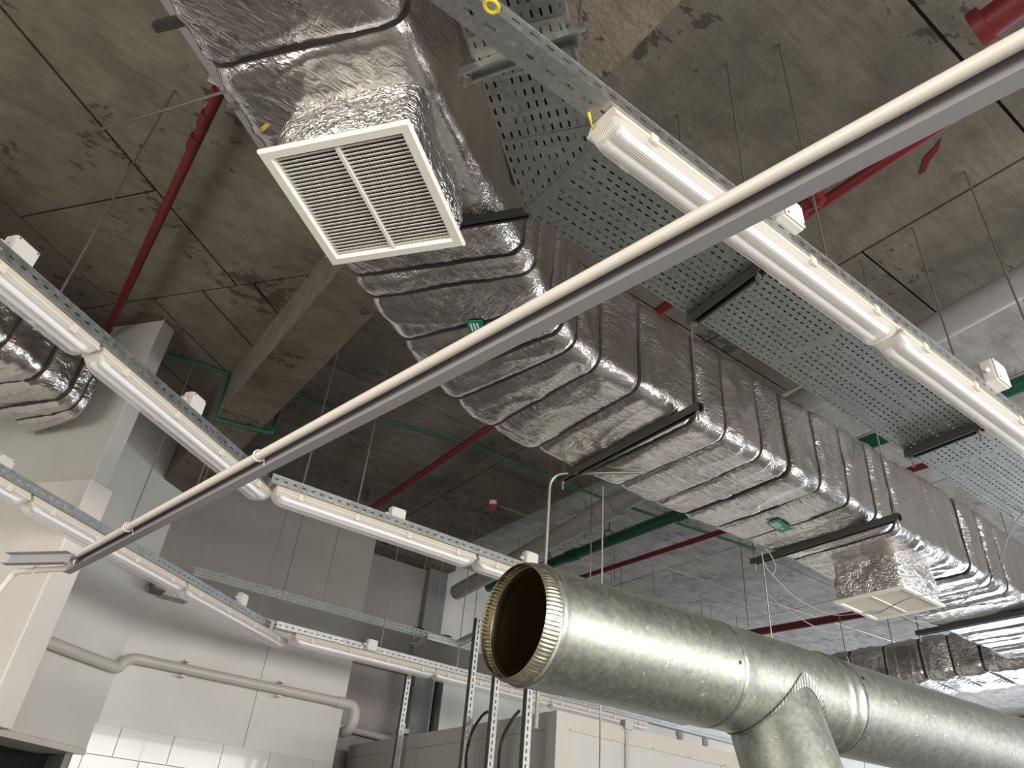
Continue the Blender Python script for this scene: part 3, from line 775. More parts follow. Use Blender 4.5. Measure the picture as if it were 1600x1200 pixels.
# earth wires
def wire(name, pts, r, ma, label, cat='wire', group=None, n=6, cyc=8):
    o = MB().tube(spline(pts, cyc), r, n).build(name, M[ma], None, smooth=True); tag(o, label, cat, group); return o
p = at(922, 190, ZL-.01)
for k in range(3):
    wire('earth_wire', [at(917,168,ZL+.03)+Vector((k*.006,0,0)), at(920+k,180,ZL-.01), at(925,196+k,ZL-.03), at(928,205,ZL-.03)], .003, 'yellow', ('leftmost','middle','rightmost')[k]+' of three yellow-green wire ends at the head of the nearest batten light', 'wire', 'yellow-green earth wires')
c = at(520, 783, ZL+.02); wire('earth_wire', [c+Vector((t*.0055+math.cos(t*1.1)*.022, -.014, math.sin(t*1.1)*.022)) for t in range(24)], .0028, 'yellow', 'coil of yellow-green wire on the middle light row', 'wire')
c = at(768, 10, ZL-.015)
tg = thing('cable_tag', 'yellow loop tag on the trunking at the top edge', 'tag')
MB().tube(spline([c+Vector((math.cos(t*math.pi/4)*.02, math.sin(t*math.pi/4)*.016, 0)) for t in range(9)], 4), .006, 8).build('ring', M['yellow'], tg, smooth=True)
MB().tube(spline([c+Vector((-.02,-.004,0)), c+Vector((-.05,-.012,.004)), c+Vector((-.065,.0,.006))], 4), .006, 8).build('tail', M['yellow'], tg, smooth=True)

# ------------------------------------------------------------------ diagonal grey channel with white conduit
ch = thing('steel_channel', 'long grey steel channel crossing the picture diagonally with a pipe tied in it', 'steel channel')
BA = math.radians(99.75); bd = Vector((math.cos(BA), math.sin(BA), 0)); bp = Vector((math.sin(BA), -math.cos(BA), 0))
ZC = 1.10; PB = .895*ZC + .012
def bat(t, perp, z): return bd*t + bp*perp + Vector((0,0,z))
# offset along bp so the line matches: perp coordinate of the run
wch, hch, tk = .036, .082, .003
T0 = -1.2; T1 = 4.07
zc = CZ+ZC
MB().sweep([(-wch,0),(0,0),(0,tk),(-wch,tk)], bat(T0,PB,zc), bat(T1,PB,zc), bp, (0,0,1)).build('bottom_flange', M['csec'], ch)
MB().sweep([(-tk,tk),(0,tk),(0,hch),(-tk,hch)], bat(T0,PB,zc), bat(T1,PB,zc), bp, (0,0,1)).build('web', M['csec_lift'], ch)
MB().sweep([(-wch*.9,hch-tk),(0,hch-tk),(0,hch),(-wch*.9,hch),(-wch*.9-.002,hch),(-wch*.9-.002,hch-.010),(-wch*.9,hch-.010)], bat(T0,PB,zc), bat(T1,PB,zc), bp, (0,0,1)).build('top_flange', M['csec_lift'], ch)
stub_a = bat(T1-.02, PB-.02, zc); stub_d = uv(0,1)
sd = (Vector((at(18,868,ZC+.05).x, at(18,868,ZC+.05).y, 0)) - Vector((at(112,866,ZC+.05).x, at(112,866,ZC+.05).y, 0))).normalized()
sa = Vector((at(112,866,ZC+.05).x, at(112,866,ZC+.05).y, zc+.0)); ss = Vector((sd.y, -sd.x, 0))
se = Vector((at(16,868,ZC+.05).x, at(16,868,ZC+.05).y, zc))
ch2 = thing('steel_channel', 'short grey channel stub at lower left, at the end of the long diagonal one', 'steel channel')
MB().sweep([(0,0),(.004,0),(.004,.055),(0,.055)], sa, se, ss, (0,0,1)).build('web', M['csec_lift'], ch2)
MB().sweep([(0,.052),(-.035,.052),(-.035,.055),(0,.055)], sa, se, ss, (0,0,1)).build('top_flange', M['csec_lift'], ch2)
MB().sweep([(0,0),(-.03,0),(-.03,.003),(0,.003)], sa, se, ss, (0,0,1)).build('bottom_flange', M['csec_lift'], ch2)
# conduit
cp = thing('plastic_conduit', 'cream plastic pipe tied along the diagonal channel, with elbows at its lower left end', 'pipe')
pr_ = .0150
pz = zc+hch-.021; pp_ = PB-wch-.001
e0 = bat(T0, pp_, pz); e1 = bat(T1-.01, pp_, pz)
e2 = Vector(at(108, 888, ZC+.02)); e3 = Vector(at(24, 893, ZC+.02)); e4 = Vector(at(-20, 945, ZC-.14))
MB().tube([e0, e1], pr_, 16).build('long_pipe', M['pvc'], cp, smooth=True)
MB().tube(fillet([e1, e1+(e2-e1)*.5, e2], .03), pr_*1.18, 12).build('elbow', M['pvc'], cp, smooth=True)
MB().tube([e2, e3], pr_*.95, 12).build('short_pipe', M['pvc'], cp, smooth=True)
MB().tube(fillet([e3+(e2-e3).normalized()*.04, e3, e3+(e4-e3).normalized()*.045], .03), pr_*1.18, 12).build('elbow', M['pvc'], cp, smooth=True)
MB().tube([e3, e4, e4+(e4-e3)*2], pr_*.95, 12).build('drop_pipe', M['pvc'], cp, smooth=True)
def tie(c, axis, r, tail, label):
    g = thing('cable_tie', label, 'cable tie', (0,0,0), 0, 'white cable ties')
    axis = axis.normalized(); a = axis.cross(Vector((0,0,1))).normalized(); b_ = axis.cross(a)
    pts = [c + (a*math.cos(t*math.pi/6)+b_*math.sin(t*math.pi/6))*r for t in range(13)]
    MB().tube(pts, .0032, 6).build('loop', M['tie'], g, smooth=True)
    MB().tube(spline([pts[0], pts[0]+tail*.5+Vector((0,0,-.008)), pts[0]+tail], 4), .0028, 6).build('tail', M['tie'], g, smooth=True)
def along(px, py):
    g_ = at(px, py, pz-CZ); return (Vector((g_.x, g_.y, 0))).dot(bd)
for px, py, lb in ((404,712,'white cable tie on the diagonal channel where the light row crosses'), (196,822,'white cable tie near the lower left end of the diagonal channel')):
    t = along(px, py); tie(bat(t, pp_, pz), bd, pr_+.005, bd*.02 + bp*.03 + Vector((0,0,-.03)), lb)
tie(e2.lerp(e3, .62), (e3-e2), pr_+.004, Vector((-.01,0,.05)), 'white cable tie on the short channel stub')

# ------------------------------------------------------------------ big galvanised round pipe
gp = thing('galvanised_pipe', 'large round galvanised metal pipe with open crimped mouth and a branch', 'pipe')
D0 = 1.90
def gpos(x):   # centre line
    t = (x/D0 - .69)/1.5
    return Vector((x, D0*(.938-.014*t), CZ + D0*(.345+.038*t)))
GR = .0935*D0
gd = (gpos(5)-gpos(1)).normalized()
xm = .668*D0
def ring_pts(x, r, n=64):
    c = gpos(x); a = gd.cross(Vector((0,0,1))).normalized(); b_ = gd.cross(a)
    return [c + (a*math.cos(2*math.pi*k/n)+b_*math.sin(2*math.pi*k/n))*r for k in range(n)]
def lathe(prof, n=64, crimp=None):
    mb = MB(); rings = []
    for (x, r) in prof:
        rg = ring_pts(x, r, n)
        rings.append(rg)
    mb.v = [v for r in rings for v in r]
    mb.f = [(i*n+k, i*n+(k+1) % n, (i+1)*n+(k+1) % n, (i+1)*n+k) for i in range(len(rings)-1) for k in range(n)]
    return mb
xc = xm+.055
x1j = .69*D0*1.0; xj1 = 1.10*D0; xj2 = 1.445*D0
def bead(x, h=.006): return [(x-.012, GR), (x-.006, GR+h*.7), (x, GR+h), (x+.006, GR+h*.7), (x+.012, GR)]
lathe([(xc-.004, GR-.006), (xc, GR+.002), (xc+.008, GR+.004), (xc+.016, GR+.001), (xc+.03, GR)] + [(xc+.03+i*.1, GR) for i in range(1, int((xj1-xc-.05)/.1))] + [(xj1, GR+.0035)]).build('pipe_section', M['galv'], gp, smooth=True)
lathe([(xj1-.001, GR+.001),(xj1, GR-.001), (xj1+.012, GR-.001)] + bead(xj1+.024, .003) + [(xj1+.1, GR), (xj2-.06, GR)] + bead(xj2-.035) + bead(xj2+.03) + [(xj2+.06, GR)]).build('tee_section', M['galv'], gp, smooth=True)
lathe([(xj2+.055, GR+.001), (xj2+.5, GR), (xj2+3, GR), (10.5, GR)]).build('pipe_section', M['galv'], gp, smooth=True)
# crimped collar
n = 288; cm = MB(); rings = []
for i in range(9):
    x = xm + (xc-xm)*i/8; rg = []
    c = gpos(x); a = gd.cross(Vector((0,0,1))).normalized(); b_ = gd.cross(a)
    amp_ = .0042*math.sin(math.pi*min(1, (i+.6)/8.6)) if i < 8 else 0
    for k in range(n):
        ph = 2*math.pi*k/n; r = GR-.006 + amp_*abs(math.sin(ph*44))*1.5 - (.003 if i == 0 else 0) - .006*(1-i/8)
        rg.append(c + (a*math.cos(ph)+b_*math.sin(ph))*r)
    rings.append(rg)
cm.v = [v for r in rings for v in r]; cm.f = [(i*n+k, i*n+(k+1) % n, (i+1)*n+(k+1) % n, (i+1)*n+k) for i in range(8) for k in range(n)]
cm.build('crimped_collar', galv('crimped_zinc', (.72,.68,.56), .33, False), gp, smooth='all')
lathe([(xc-.012, GR-.0075), (xc-.018, GR-.0105), (xc-.018, GR-.0145), (xc-.008, GR-.0175), (xc+.012, GR-.0145)]).build('rolled_lip', M['brass_lip'], gp, smooth=True)
lathe([(xc+.004, GR-.0135), (xm+.2, GR-.013), (xm+.6, GR-.012), (xm+2.2, GR-.012)]).build('inner_skin', M['brass_in'], gp, smooth=True)
# branch
bc = gpos(1.275*D0); bdir = Vector((.0, -.27, -1)).normalized(); BR = GR*.93
a = bdir.cross(gd).normalized(); b_ = bdir.cross(a); nb = 72
mb = MB(); top = []; botr = []; col = []
def saddle(off, rr):
    out = []
    for k in range(nb):
        ph = 2*math.pi*k/nb; o = bc + (a*math.cos(ph)+b_*math.sin(ph))*rr
        # intersect line o + s*bdir with main cylinder radius GR+off
        d_ = bdir - gd*bdir.dot(gd); oc = (o-bc) - gd*(o-bc).dot(gd); A_ = d_.dot(d_); B_ = 2*oc.dot(d_); C_ = oc.dot(oc)-(GR+off)**2
        disc = B_*B_-4*A_*C_; s = (-B_+math.sqrt(max(disc,0)))/(2*A_); out.append(o + bdir*s)
    return out
s0 = saddle(-.004, BR); s1 = [p + bdir*.9 for p in [bc + (a*math.cos(2*math.pi*k/nb)+b_*math.sin(2*math.pi*k/nb))*BR for k in range(nb)]]
mid_ = [p.lerp(q_, .5) for p, q_ in zip(s0, s1)]
mb.v = s0+mid_+s1; mb.f = [(i*nb+k, i*nb+(k+1) % nb, (i+1)*nb+(k+1) % nb, (i+1)*nb+k) for i in range(2) for k in range(nb)]
mb.build('branch_pipe', M['galv'], gp, smooth='all')
# tabbed flange round the branch
f0 = saddle(.0015, BR+.001); f1 = saddle(.0035, BR+.015)
fl_ = MB(); 
for k in range(nb):
    g_ = .18
    p0, p1, q0, q1 = f0[k], f0[(k+1) % nb], f1[k], f1[(k+1) % nb]
    A4 = [p0.lerp(p1,g_*.5), p0.lerp(p1,1-g_*.5), q0.lerp(q1,1-g_*.5), q0.lerp(q1,g_*.5)]
    out_ = [(v-bc-gd*(v-bc).dot(gd)).normalized()*.002 for v in A4]
    fl_.add(A4+[v+o for v, o in zip(A4, out_)], [(0,1,2,3),(4,5,6,7),(0,1,5,4),(1,2,6,5),(2,3,7,6),(3,0,4,7)])
fl_.build('tabbed_flange', M['galv'], gp)
def screw_on(x, ang, ma='black'):
    c = gpos(x); a = gd.cross(Vector((0,0,1))).normalized(); b_ = gd.cross(a)
    o = (a*math.cos(ang)+b_*math.sin(ang)); MB().tube([c+o*(GR-.002), c+o*(GR+.004)], .0065, 10).build('rivet', M[ma], gp)
a_test = gd.cross(Vector((0,0,1))).normalized()
sg = 0 if a_test.y < 0 else math.pi
b_test = gd.cross(a_test)
sgn = 1 if (b_test.z < 0) == (sg == 0) else -1
screw_on(xj1-.02, sg+sgn*.02); screw_on(xj2+.075, sg-sgn*.45); screw_on(xj1-.018, sg-sgn*1.35)

# ------------------------------------------------------------------ pipes under the slab
def pipe(name, pts, r, ma, label, cat='pipe', n=12, group=None, fil=.05, joints=()):
    g = thing(name, label, cat, (0,0,0), 0, group)
    P = fillet(pts, fil) if len(pts) > 2 else [Vector(p) for p in pts]
    MB().tube(P, r, n).build('pipe_run', M[ma], g, smooth=True)
    a, b_ = Vector(pts[0]), Vector(pts[-1])
    for t in joints:
        c = a.lerp(b_, t); d = (b_-a).normalized(); MB().tube([c-d*r*1.3, c+d*r*1.3], r*1.22, n).build('coupling', M[ma], g, smooth=True)
    return g
Zr = .955*K
p1 = at(172,508,Zr); p2 = at(345,135,Zr)
xr_ = (p1.x+p2.x)/2
pr1 = pipe('fire_pipe', [(p1.x, p1.y+.1, CZ+Zr), (p2.x, p2.y-3.5, CZ+Zr)], .030, 'red', 'red fire pipe running from the pilaster top to behind the foil duct', joints=())
for yy in (p2.y+.02, p2.y+.22, p2.y+.42): MB().tube([(p2.x, yy, CZ+Zr), (p2.x, yy+.10, CZ+Zr)], .037, 12).build('coupling', M['red'], pr1, smooth=True)
MB().box((-.05,-.004,-.03),(.05,.004,.03)).build('paper_tag', M['white'], pr1).location = at(341,128,Zr-.05)
pipe('fire_pipe', [at(40,508,Zr-.15), at(110,552,Zr-.15)], .035, 'red', 'short red pipe stub above the left foil duct end')
Z1 = .95*K
ra_ = at(580,795,Z1); rb_ = at(1060,465,Z1); rc_ = at(1420,228,Z1)
xr1 = (ra_.x+rb_.x+rc_.x)/3
pf = pipe('fire_pipe', [(ra_.x, ra_.y+.02, CZ+Z1), (rb_.x, rb_.y, CZ+Z1), (rc_.x, rc_.y, CZ+Z1), (rc_.x+.02, -3.2, CZ+Z1)], .034, 'red', 'long red fire pipe crossing behind the foil duct, tray and diagonal channel')
c_ = at(1262,318,Z1-.02); MB().tube([c_+Vector((0,.09,0)), c_-Vector((0,.09,0))], .05, 12).tube([c_+Vector((0,.06,0)), c_+Vector((0,.035,0))], .062, 12).tube([c_-Vector((0,.06,0)), c_-Vector((0,.035,0))], .062, 12).build('coupling', M['red'], pf, smooth=True)
c_ = at(1562,25,Z1-.02); MB().tube([c_+Vector((0,.10,0)), c_-Vector((0,.14,0))], .075, 14).tube([c_+Vector((.0,.1,0)), c_+Vector((0,.05,0))], .10, 14).build('coupling', M['red'], pf, smooth=True)
def ypipe(name, pa_, pb_, h, r, ma, label, ext0=0, ext1=0, h2=None, **kw):
    a = at(*pa_, h); b_ = at(*pb_, h if h2 is None else h2); d = (b_-a).normalized()
    return pipe(name, [a-d*ext0, b_+d*ext1], r, ma, label, **kw)
ypipe('fire_pipe', (900,905), (1130,830), .93*K, .030, 'red', 'red pipe above the round metal pipe, meeting the duct underside', 1.0, 4.6)
ypipe('fire_pipe', (1170,990), (1330,962), .90*K, .052, 'red', 'thick dark red pipe far right behind the second grille', 1.5, 5)
ypipe('green_pipe', (850,885), (1065,803), .93*K, .062, 'greendark', 'thick green pipe passing under the drain pipe and behind the foil duct', 1.2, 6.2, group=None, joints=(.18,.36))
dp = ypipe('drain_pipe', (818,868), (1000,768), .88*K, .098, 'drain', 'thick grey drain pipe left of the green pipe, under the slab', 1.6, 5.2, h2=.895*K, n=20, joints=(.33,.36))
gz = .985*K
pipe('green_pipe', [at(262,552,gz), at(357,584,gz), at(337,655,.862*K), at(425,677,.862*K), Vector((at(425,677,.862*K).x, at(425,677,.862*K).y, CZ+gz)), at(480,625,gz), at(730,692,gz), at(940,778,gz), at(1180,858,gz)], .017, 'green', 'thin green pipe looping down around the concrete beam', fil=.03)
pipe('conduit', [at(780,790,gz), at(1080,900,gz), at(1420,1010,gz)], .010, 'steel', 'thin steel conduit running from the red alarm across the slab', fil=.0)
pc = at(770, 790, .985*K)
al = thing('fire_alarm', 'small red and white alarm sounder on the slab', 'alarm', (pc.x, pc.y, H))
MB().tube([(0,0,0), (0,0,-.05)], .045, 20).build('base', M['white'], al, smooth=True)
MB().tube([(0,0,-.05), (0,0,-.085), (0,0,-.10)], .04, 20, rr=[.042,.038,.022]).build('lens', M['alarm_red'], al, smooth=True)
pc = at(573, 777, .95*K)
sp = thing('sprinkler', 'small dark sprinkler head at the red pipe end', 'sprinkler', (pc.x, pc.y, CZ+.95*K))
MB().tube([(0,0,.12), (0,0,-.03)], .014, 8).build('stem', M['dark_steel'], sp, smooth=True)
MB().tube([(0,0,-.03), (0,0,-.036)], .04, 16).build('deflector', M['dark_steel'], sp, smooth=True)
# conduit bending down from the duct strut and hanging rods in the far field
ca = at(905, 742, ZD-.03); cb = at(886, 900, 1.0)
cbx = ca + Vector((-.14, .12, 0))
pipe('conduit', [ca+Vector((.25,-.30,0)), cbx, Vector((cbx.x, cbx.y, CZ+.7))], .011, 'steel', 'thin conduit bending down in front of the round pipe', fil=.10)
def rod(px, py, h0, h1, label, r=.0055, group='thin hanger rods'):
    """vertical rod through the ceiling-level pixel"""
    p = at(px, py, h0); o = MB().tube([(p.x, p.y, CZ+h0), (p.x, p.y, CZ+h1)], r, 6).build('hanger_rod', M['steel'], None); tag(o, label, 'rod', group); return o
rod(942, 760, .60*K, .15*K, 'thin rod hanging down past the duct, right of the bent conduit')
rod(1190, 862, .62*K, .22*K, 'thin rod hanging from the duct strut to the round pipe')
rod(1500, 250, K+.1, .45*K, 'long thin rod at the right edge above the junction box')
rod(1384, 955, .80*K, .25*K, 'thin rod standing over the round pipe below the second grille')
rod(1310, 955, .85*K, .25*K, 'thin rod falling to the round pipe left of the far duct')
rod(1560, 790, .95*K, .5*K, 'thin dark rod crossing the far end of the duct')
for px, py in ((1460,515),(1545,355),(1578,415),(1165,600),(1185,600),(1420,740),(1505,835),(980,480)):
    rod(px, py, K+.1, .93*K, 'short rod stub hanging from the slab between the ducts and pipes', .005, 'short rod stubs on the slab')
for px, py in ((915,780),(955,880),(825,920),(1095,930),(1110,945),(1150,960),(1020,875),(960,850)):
    rod(px, py, K+.12, .90*K, 'thin rod stub on the far slab over the round pipe', .005, 'rod stubs over the round pipe')
# loose diagonal rod on the upper left, and an aluminium one by the duct
la = at(153, 203, .93*K); lb_ = at(345, 145, .80*K)
tag(MB().tube([la, lb_+(lb_-la)*.15], .008, 8).build('loose_rod', M['steel']), 'loose pale rod sticking out slanting behind the foil duct, upper left', 'rod')
# hangers of the green pipe
for px, py, lb in ((952,838,'ring hanger on the thick green pipe near the hanging rods'),(858,878,'ring hanger on the thick green pipe just over the round pipe mouth')):
    p = at(px, py, .93*K); g = thing('pipe_ring', lb, 'pipe hanger', (p.x, p.y, p.z), 0, 'ring hangers on the green pipe')
    MB().tube([Vector((math.cos(t*math.pi/8)*.072, 0, math.sin(t*math.pi/8)*.072)) for t in range(17)], .007, 6).build('ring', M['dark_steel'], g)
    MB().tube([(0,0,.07), (0,0,.30)], .006, 6).build('rod', M['dark_steel'], g)
# hidden support channel left of the duct near the top
strut_s = thing('support_channel', 'dark strut end poking out left of the foil duct at the top', 'strut')
a_ = at(243, 42, .83*K); b_2 = at(330, 20, .83*K); d = (b_2-a_).normalized()
MB().sweep([(-.02,-.02),(.02,-.02),(.02,.02),(-.02,.02)], a_, b_2+d*.4, (-d.y, d.x, 0), (0,0,1)).build('channel', M['dark_steel'], strut_s)
# flat grey steel plate duct running beside the foil (seen between it and the slab)
ev_ = thing('metal_duct', 'plain grey sheet metal duct seen above the foil duct, upper left', 'duct')
q4 = [uv(-1.0*K, .655*K), uv(.60*K, .655*K), uv(.60*K, .50*K), uv(-1.0*K, .50*K)]
MB().prism([(p.x, p.y) for p in q4], CZ+.92*K, CZ+.965*K).build('casing', M['csec'], ev_)
for u in (-.3, -.0, .3, .5): MB().prism([P3(uv(u*K, .658*K)), P3(uv(u*K+.03, .658*K)), P3(uv(u*K+.03, .49*K)), P3(uv(u*K, .49*K))], CZ+.915*K, CZ+.968*K).build('flange', M['strut'], ev_)

# ------------------------------------------------------------------ wall services and the lower right corner
wp = thing('wall_pipe', 'painted pale pipe along the back walls with a swan-neck at the corner', 'pipe')
vp = V1-.075; zp1 = CZ+.372*K; zp2 = CZ+.4035*K; wr_ = .047
pA_ = uv(1.02*K, vp, zp1); pC_ = uv(UC-.13, vp, zp1)
cor = Vector((X0+.12, Y2-.075, zp2)); endp = Vector((X1+.03, Y2-.075, zp2))
MB().tube([pA_, pC_], wr_, 14).build('pipe_run', M['wallpipe'], wp, smooth=True)
MB().tube(fillet([pC_-uv(.1,0), pC_+uv(.07,0), pC_+uv(.07,0)+Vector((.02,0,.06)), cor+Vector((-.03,0,0)), cor+Vector((.12,0,0))], .08), wr_*.98, 14).build('swan_neck', M['wallpipe'], wp, smooth=True)
MB().tube([cor, endp-Vector((.05,0,0))], wr_*.95, 14).build('pipe_run', M['wallpipe'], wp, smooth=True)
MB().tube(fillet([endp-Vector((.15,0,0)), endp+Vector((.08,0,0)), endp+Vector((.08,.0,-.22)), endp+Vector((.08,.25,-.24))], .10), wr_*1.12, 14).build('elbow', M['wallpipe'], wp, smooth=True)
for x in (X0+.55, X0+1.5):
    for dz in (-.0675, .0675): MB().box((x-.02, Y2-.12, zp2+dz-.008),(x+.02, Y2, zp2+dz+.008)).build('pipe_clip', M['white'], wp)
wp2 = thing('wall_pipe', 'thin pale pipe in the recess, running behind the cream box', 'pipe')
za = aty(600, 1155, Y3-.08); MB().tube([(X1-.05, Y3-.07, za.z+.06), (X1+1.4, Y3-.07, za.z-.0)], .04, 12).build('pipe_run', M['wallpipe'], wp2, smooth=True)
# cable tray box along the back wall
rk = thing('wall_trough', 'long slotted metal trough along the back wall above the lowest lights', 'cable trough')
zk_ = CZ+.583*K; yk = 1.945*K; xk = .395*K
MB().slotted((xk, yk, zk_), (1,0,0), (0,0,1), 2.4*K-xk, .075, .055, .037, .022, .009).build('front_side', M['tray'], rk, solid=.002)
MB().box((xk, yk, zk_-.001),(2.4*K, Y2-.02, zk_+.001)).build('trough_base', M['csec_lift'], rk)
MB().sweep([(0,0),(.012,0),(.012,.003),(0,.003)], (xk, yk, zk_+.075), (2.4*K, yk, zk_+.075), (0,1,0), (0,0,1)).build('top_lip', M['trunk'], rk)
MB().box((X1+.05, Y2-.02, zk_-.001),(1.30*K, Y3-.02, zk_+.002)).build('trough_base', M['csec_lift'], rk)
for x in (.75*K, 1.05*K, 1.11*K, 1.25*K, 1.4*K, 1.45*K): MB().tube([(x, yk+.05, zk_-.02), (x, yk+.05, H)], .005, 6).build('threaded_rod', M['steel'], rk)
# small louvre at the corner
lv = thing('louvre_vent', 'small louvred vent and dark box high in the wall corner below the lights', 'vent')
la_ = aty(238, 915, Y2-.10); lb2 = aty(297, 935, Y2-.10)
MB().box((la_.x, Y2-.22, la_.z-.05),(la_.x+.11, Y2-.004, la_.z+.14)).build('dark_box', M['wall_dark'], lv)
MB().box((la_.x+.11, Y2-.16, la_.z-.07),(la_.x+.36, Y2-.004, la_.z+.12)).build('housing', M['boxp'], lv)
for k in range(8): MB().box((la_.x+.12+k*.029, Y2-.175, la_.z-.074),(la_.x+.135+k*.029, Y2-.01, la_.z+.11)).build('slat', M['strut'], lv)
# black soil pipes
for xr, lb in ((.540, 'thick black vertical pipe in the recess, left one behind the metal post'), (.589, 'thick black vertical pipe in front of the white far wall')):
    y = 2.33*K; x = xr*y
    g = thing('black_pipe', lb, 'pipe', (0,0,0), 0, 'black vertical pipes')
    MB().tube([(x, y, 0.6), (x, y, CZ+.71*K)], .058, 14).build('pipe_run', M['black'], g, smooth=True)
    MB().tube([(x, y, CZ+.71*K-.06), (x, y, CZ+.71*K+.05)], .085, 14).build('collar', M['black'], g, smooth=True)
    MB().tube([(x, y, CZ+.385*K), (x, y, CZ+.385*K+.05)], .085, 14).build('clamp', M['steel'], g, smooth=True)
# slotted posts
def post(x, y, z0, z1, label, yaw=.0):
    g = thing('slotted_post', label, 'post', (x, y, 0), yaw, 'slotted metal posts')
    w_ = .048
    MB().slotted((-w_/2, -w_/2, z0), (0,0,1), (1,0,0), z1-z0, w_, .05, w_, .028, .014).build('slotted_face', M['trunk'], g, solid=.002)
    MB().box((-w_/2-.001, -w_/2, z0),(-w_/2+.002, w_/2, z1)).build('side_wall', M['dark_steel'], g)
    MB().box((w_/2-.002, -w_/2, z0),(w_/2+.001, w_/2, z1)).build('side_wall', M['trunk'], g)
    MB().tube([(w_*.9, 0, z0), (w_*.9, 0, min(z1-.3, CZ+.35*K))], .009, 8).build('conduit', M['steel'], g, smooth=True)
    return g
post(1.045*K, 1.95*K, 0, CZ+.50*K, 'leftmost slotted metal post, standing before the cream box side')
post(1.0*K, 1.55*K, 0, CZ+.545*K, 'tall slotted post left of the round pipe mouth')
post(1.0*K, 1.449*K, 0, CZ+.43*K, 'slotted post right under the pipe mouth, left of two')
post(1.0*K, 1.325*K, 0, CZ+.42*K, 'slotted post just below the crimped collar beside the box corner')
fr = thing('channel_bracket', 'bent slotted channel frame rising above the back wall lights', 'bracket')
fz = .575*K
fpts = [at(645,1030,.52*K), at(648,1006,.55*K), at(669,990,.575*K), at(718,1003,.575*K), at(744,990,.575*K)]
for a_, b_2 in zip(fpts[:-1], fpts[1:]):
    d = (b_2-a_); L = d.length; d.normalize(); s_ = d.cross(Vector((0,0,1)));  s_ = s_.normalized() if s_.length > .1 else Vector((1,0,0))
    MB().slotted(a_, d, Vector((0,0,-1)) if abs(d.z) < .7 else Vector((1,0,0)), L, .055, .05, .055, .028, .012).build('slotted_arm', M['trunk'], fr, solid=.002)
    MB().sweep([(0,0),(.05,0),(.05,.003),(0,.003)], a_, b_2, s_ if s_.y > 0 else -s_, (0,0,1)).build('arm_flange', M['trunk'], fr)
# black cables beside posts
wire('hanging_cable', [at(770,1180,.10*K)+Vector((0,0,-.3)), at(728,1200,.20*K), at(735,1150,.27*K), at(752,1120,.32*K), at(762,1112,.33*K)], .012, 'cable', 'black cable curving beside the tall slotted post', 'cable')
wire('hanging_cable', [at(778,1210,.2*K), at(783,1160,.26*K), at(800,1125,.31*K), at(812,1110,.33*K)], .012, 'cable', 'black cable curving between the two lower posts', 'cable')

# cream panel box (cold room)
cb_ = thing('panel_enclosure', 'cream insulated panel box standing at the bottom behind the round pipe', 'enclosure')
bx, by, bz = 3.335*.324*K, 4.085*.324*K, CZ+.324*K
bx1, by1 = bx+5.0, 2.33*K
MB().box((bx+.03, by+.03, 0),(bx1, by1, bz-.02)).build('core', M['wall_dark'], cb_)
x = bx+.13; i = 0
jx = [bx+.13, bx+.13+.62, bx+1.9, bx+3.1, bx1]
for a_, b_2 in zip(jx[:-1], jx[1:]): MB().box((a_+.004, by+.006, 0),(b_2-.004, by+.035, bz-.125)).build('front_panel', M['panelbox'], cb_, bevel=.003)
jy = [by+.13, by+1.1, by+2.1, by1]
for a_, b_2 in zip(jy[:-1], jy[1:]): MB().box((bx+.006, a_+.004, 0),(bx+.035, b_2-.004, bz-.125)).build('side_panel', M['panelbox_shade'], cb_, bevel=.003)
MB().box((bx, by, 0),(bx+.13, by+.04, bz)).build('corner_flashing', M['panelbox_edge'], cb_)
MB().box((bx-.002, by+.0005, 0),(bx+.04, by+.13, bz-.001)).build('corner_flashing', M['panelbox_shade'], cb_)
MB().box((bx+.1, by-.001, bz-.125),(bx1, by+.012, bz)).build('top_flashing', M['panelbox_edge'], cb_)
MB().box((bx-.001, by+.1, bz-.125),(bx+.012, by1, bz)).build('top_flashing', M['panelbox_shade'], cb_)
MB().box((bx+.004, by+.004, bz-.02),(bx1, by1-.004, bz-.001)).build('roof_panel', M['panelbox_edge'], cb_)
MB().box((bx+.72, by-.012, 0),(bx+.755, by+.006, bz+.0)).build('joint_strip', M['strut'], cb_)
MB().box((bx+.70, by-.03, bz-.02),(bx+.79, by+.03, bz+.05)).build('clamp', M['trunk'], cb_)
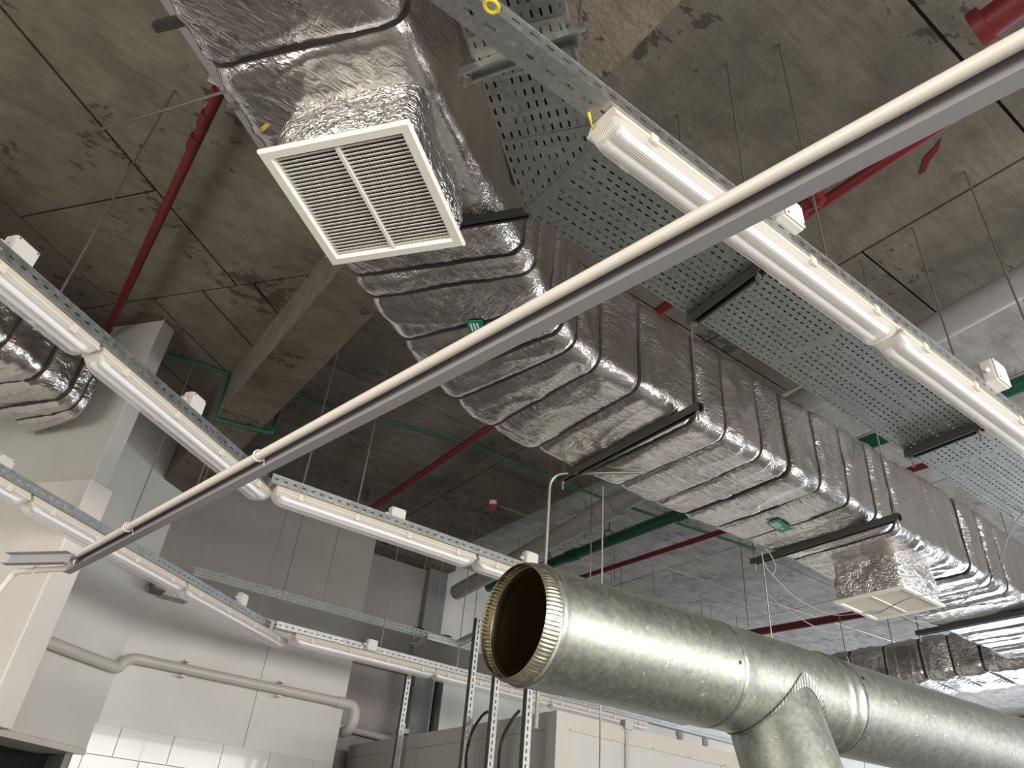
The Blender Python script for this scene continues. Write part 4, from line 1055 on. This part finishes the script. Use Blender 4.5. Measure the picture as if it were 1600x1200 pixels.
for k in range(8):
    MB().tube([(bx+.14+k*.45, by-.004, bz-.115), (bx+.14+k*.45, by+.002, bz-.115)], .008, 8).build('rivet', M['steel'], cb_)
for px, lb in ((1063,'left one of two pale vertical pipes rising behind the cream box'), (1102,'right one of two pale vertical pipes rising behind the cream box')):
    p = at(px, 1135, .45*K); y = by1-.3
    p = aty(px, 1150, 2.05*K)
    g = thing('vertical_pipe', lb, 'pipe')
    MB().tube([(p.x, p.y, CZ), (p.x, p.y, CZ+.55*K)], .05, 12).build('pipe_run', M['white'], g, smooth=True)
    MB().tube([(p.x, p.y, p.z), (p.x, p.y, p.z+.05)], .064, 12).build('collar', M['boxp'], g, smooth=True)

# loose cables near the far end of the duct
wire('loose_cable', [at(1190,862,.60*K), at(1194,880,.58*K), at(1206,897,.56*K), at(1212,885,.58*K), at(1203,865,.60*K), at(1196,858,.60*K)], .004, 'wcable', 'pale cable loop dangling at the left end of the middle duct strut', 'cable')
wire('loose_cable', [at(1206,897,.56*K), at(1245,935,.55*K), at(1300,960,.54*K), at(1345,958,.53*K), at(1390,955,.53*K), at(1440,972,.53*K), at(1500,960,.54*K)], .004, 'wcable', 'pale cable sagging in front of the second grille', 'cable')
wire('loose_cable', [at(1600,800,.60*K), at(1578,830,.58*K), at(1560,880,.55*K), at(1530,915,.54*K), at(1490,948,.53*K), at(1400,972,.53*K), at(1310,985,.53*K), at(1265,975,.54*K), at(1200,930,.56*K)], .004, 'wcable', 'long pale cable swinging from the tray down past the second grille', 'cable')
wire('loose_cable', [at(1583,808,.60*K), at(1572,850,.57*K), at(1562,880,.55*K), at(1535,905,.54*K), at(1480,925,.53*K), at(1420,935,.52*K), at(1370,958,.52*K), at(1340,958,.52*K)], .004, 'wcable', 'second pale cable hanging beside the long one at the far duct end', 'cable')

# red paint smear on the slab
sm = [at(x_, y_, K-.004) for x_, y_ in ((1437,272),(1444,246),(1462,228),(1471,216),(1466,234),(1452,252),(1446,268))]
MB().prism([(p.x, p.y) for p in sm], H-.006, H+.01).build('paint_smear', M['red'], ceil)
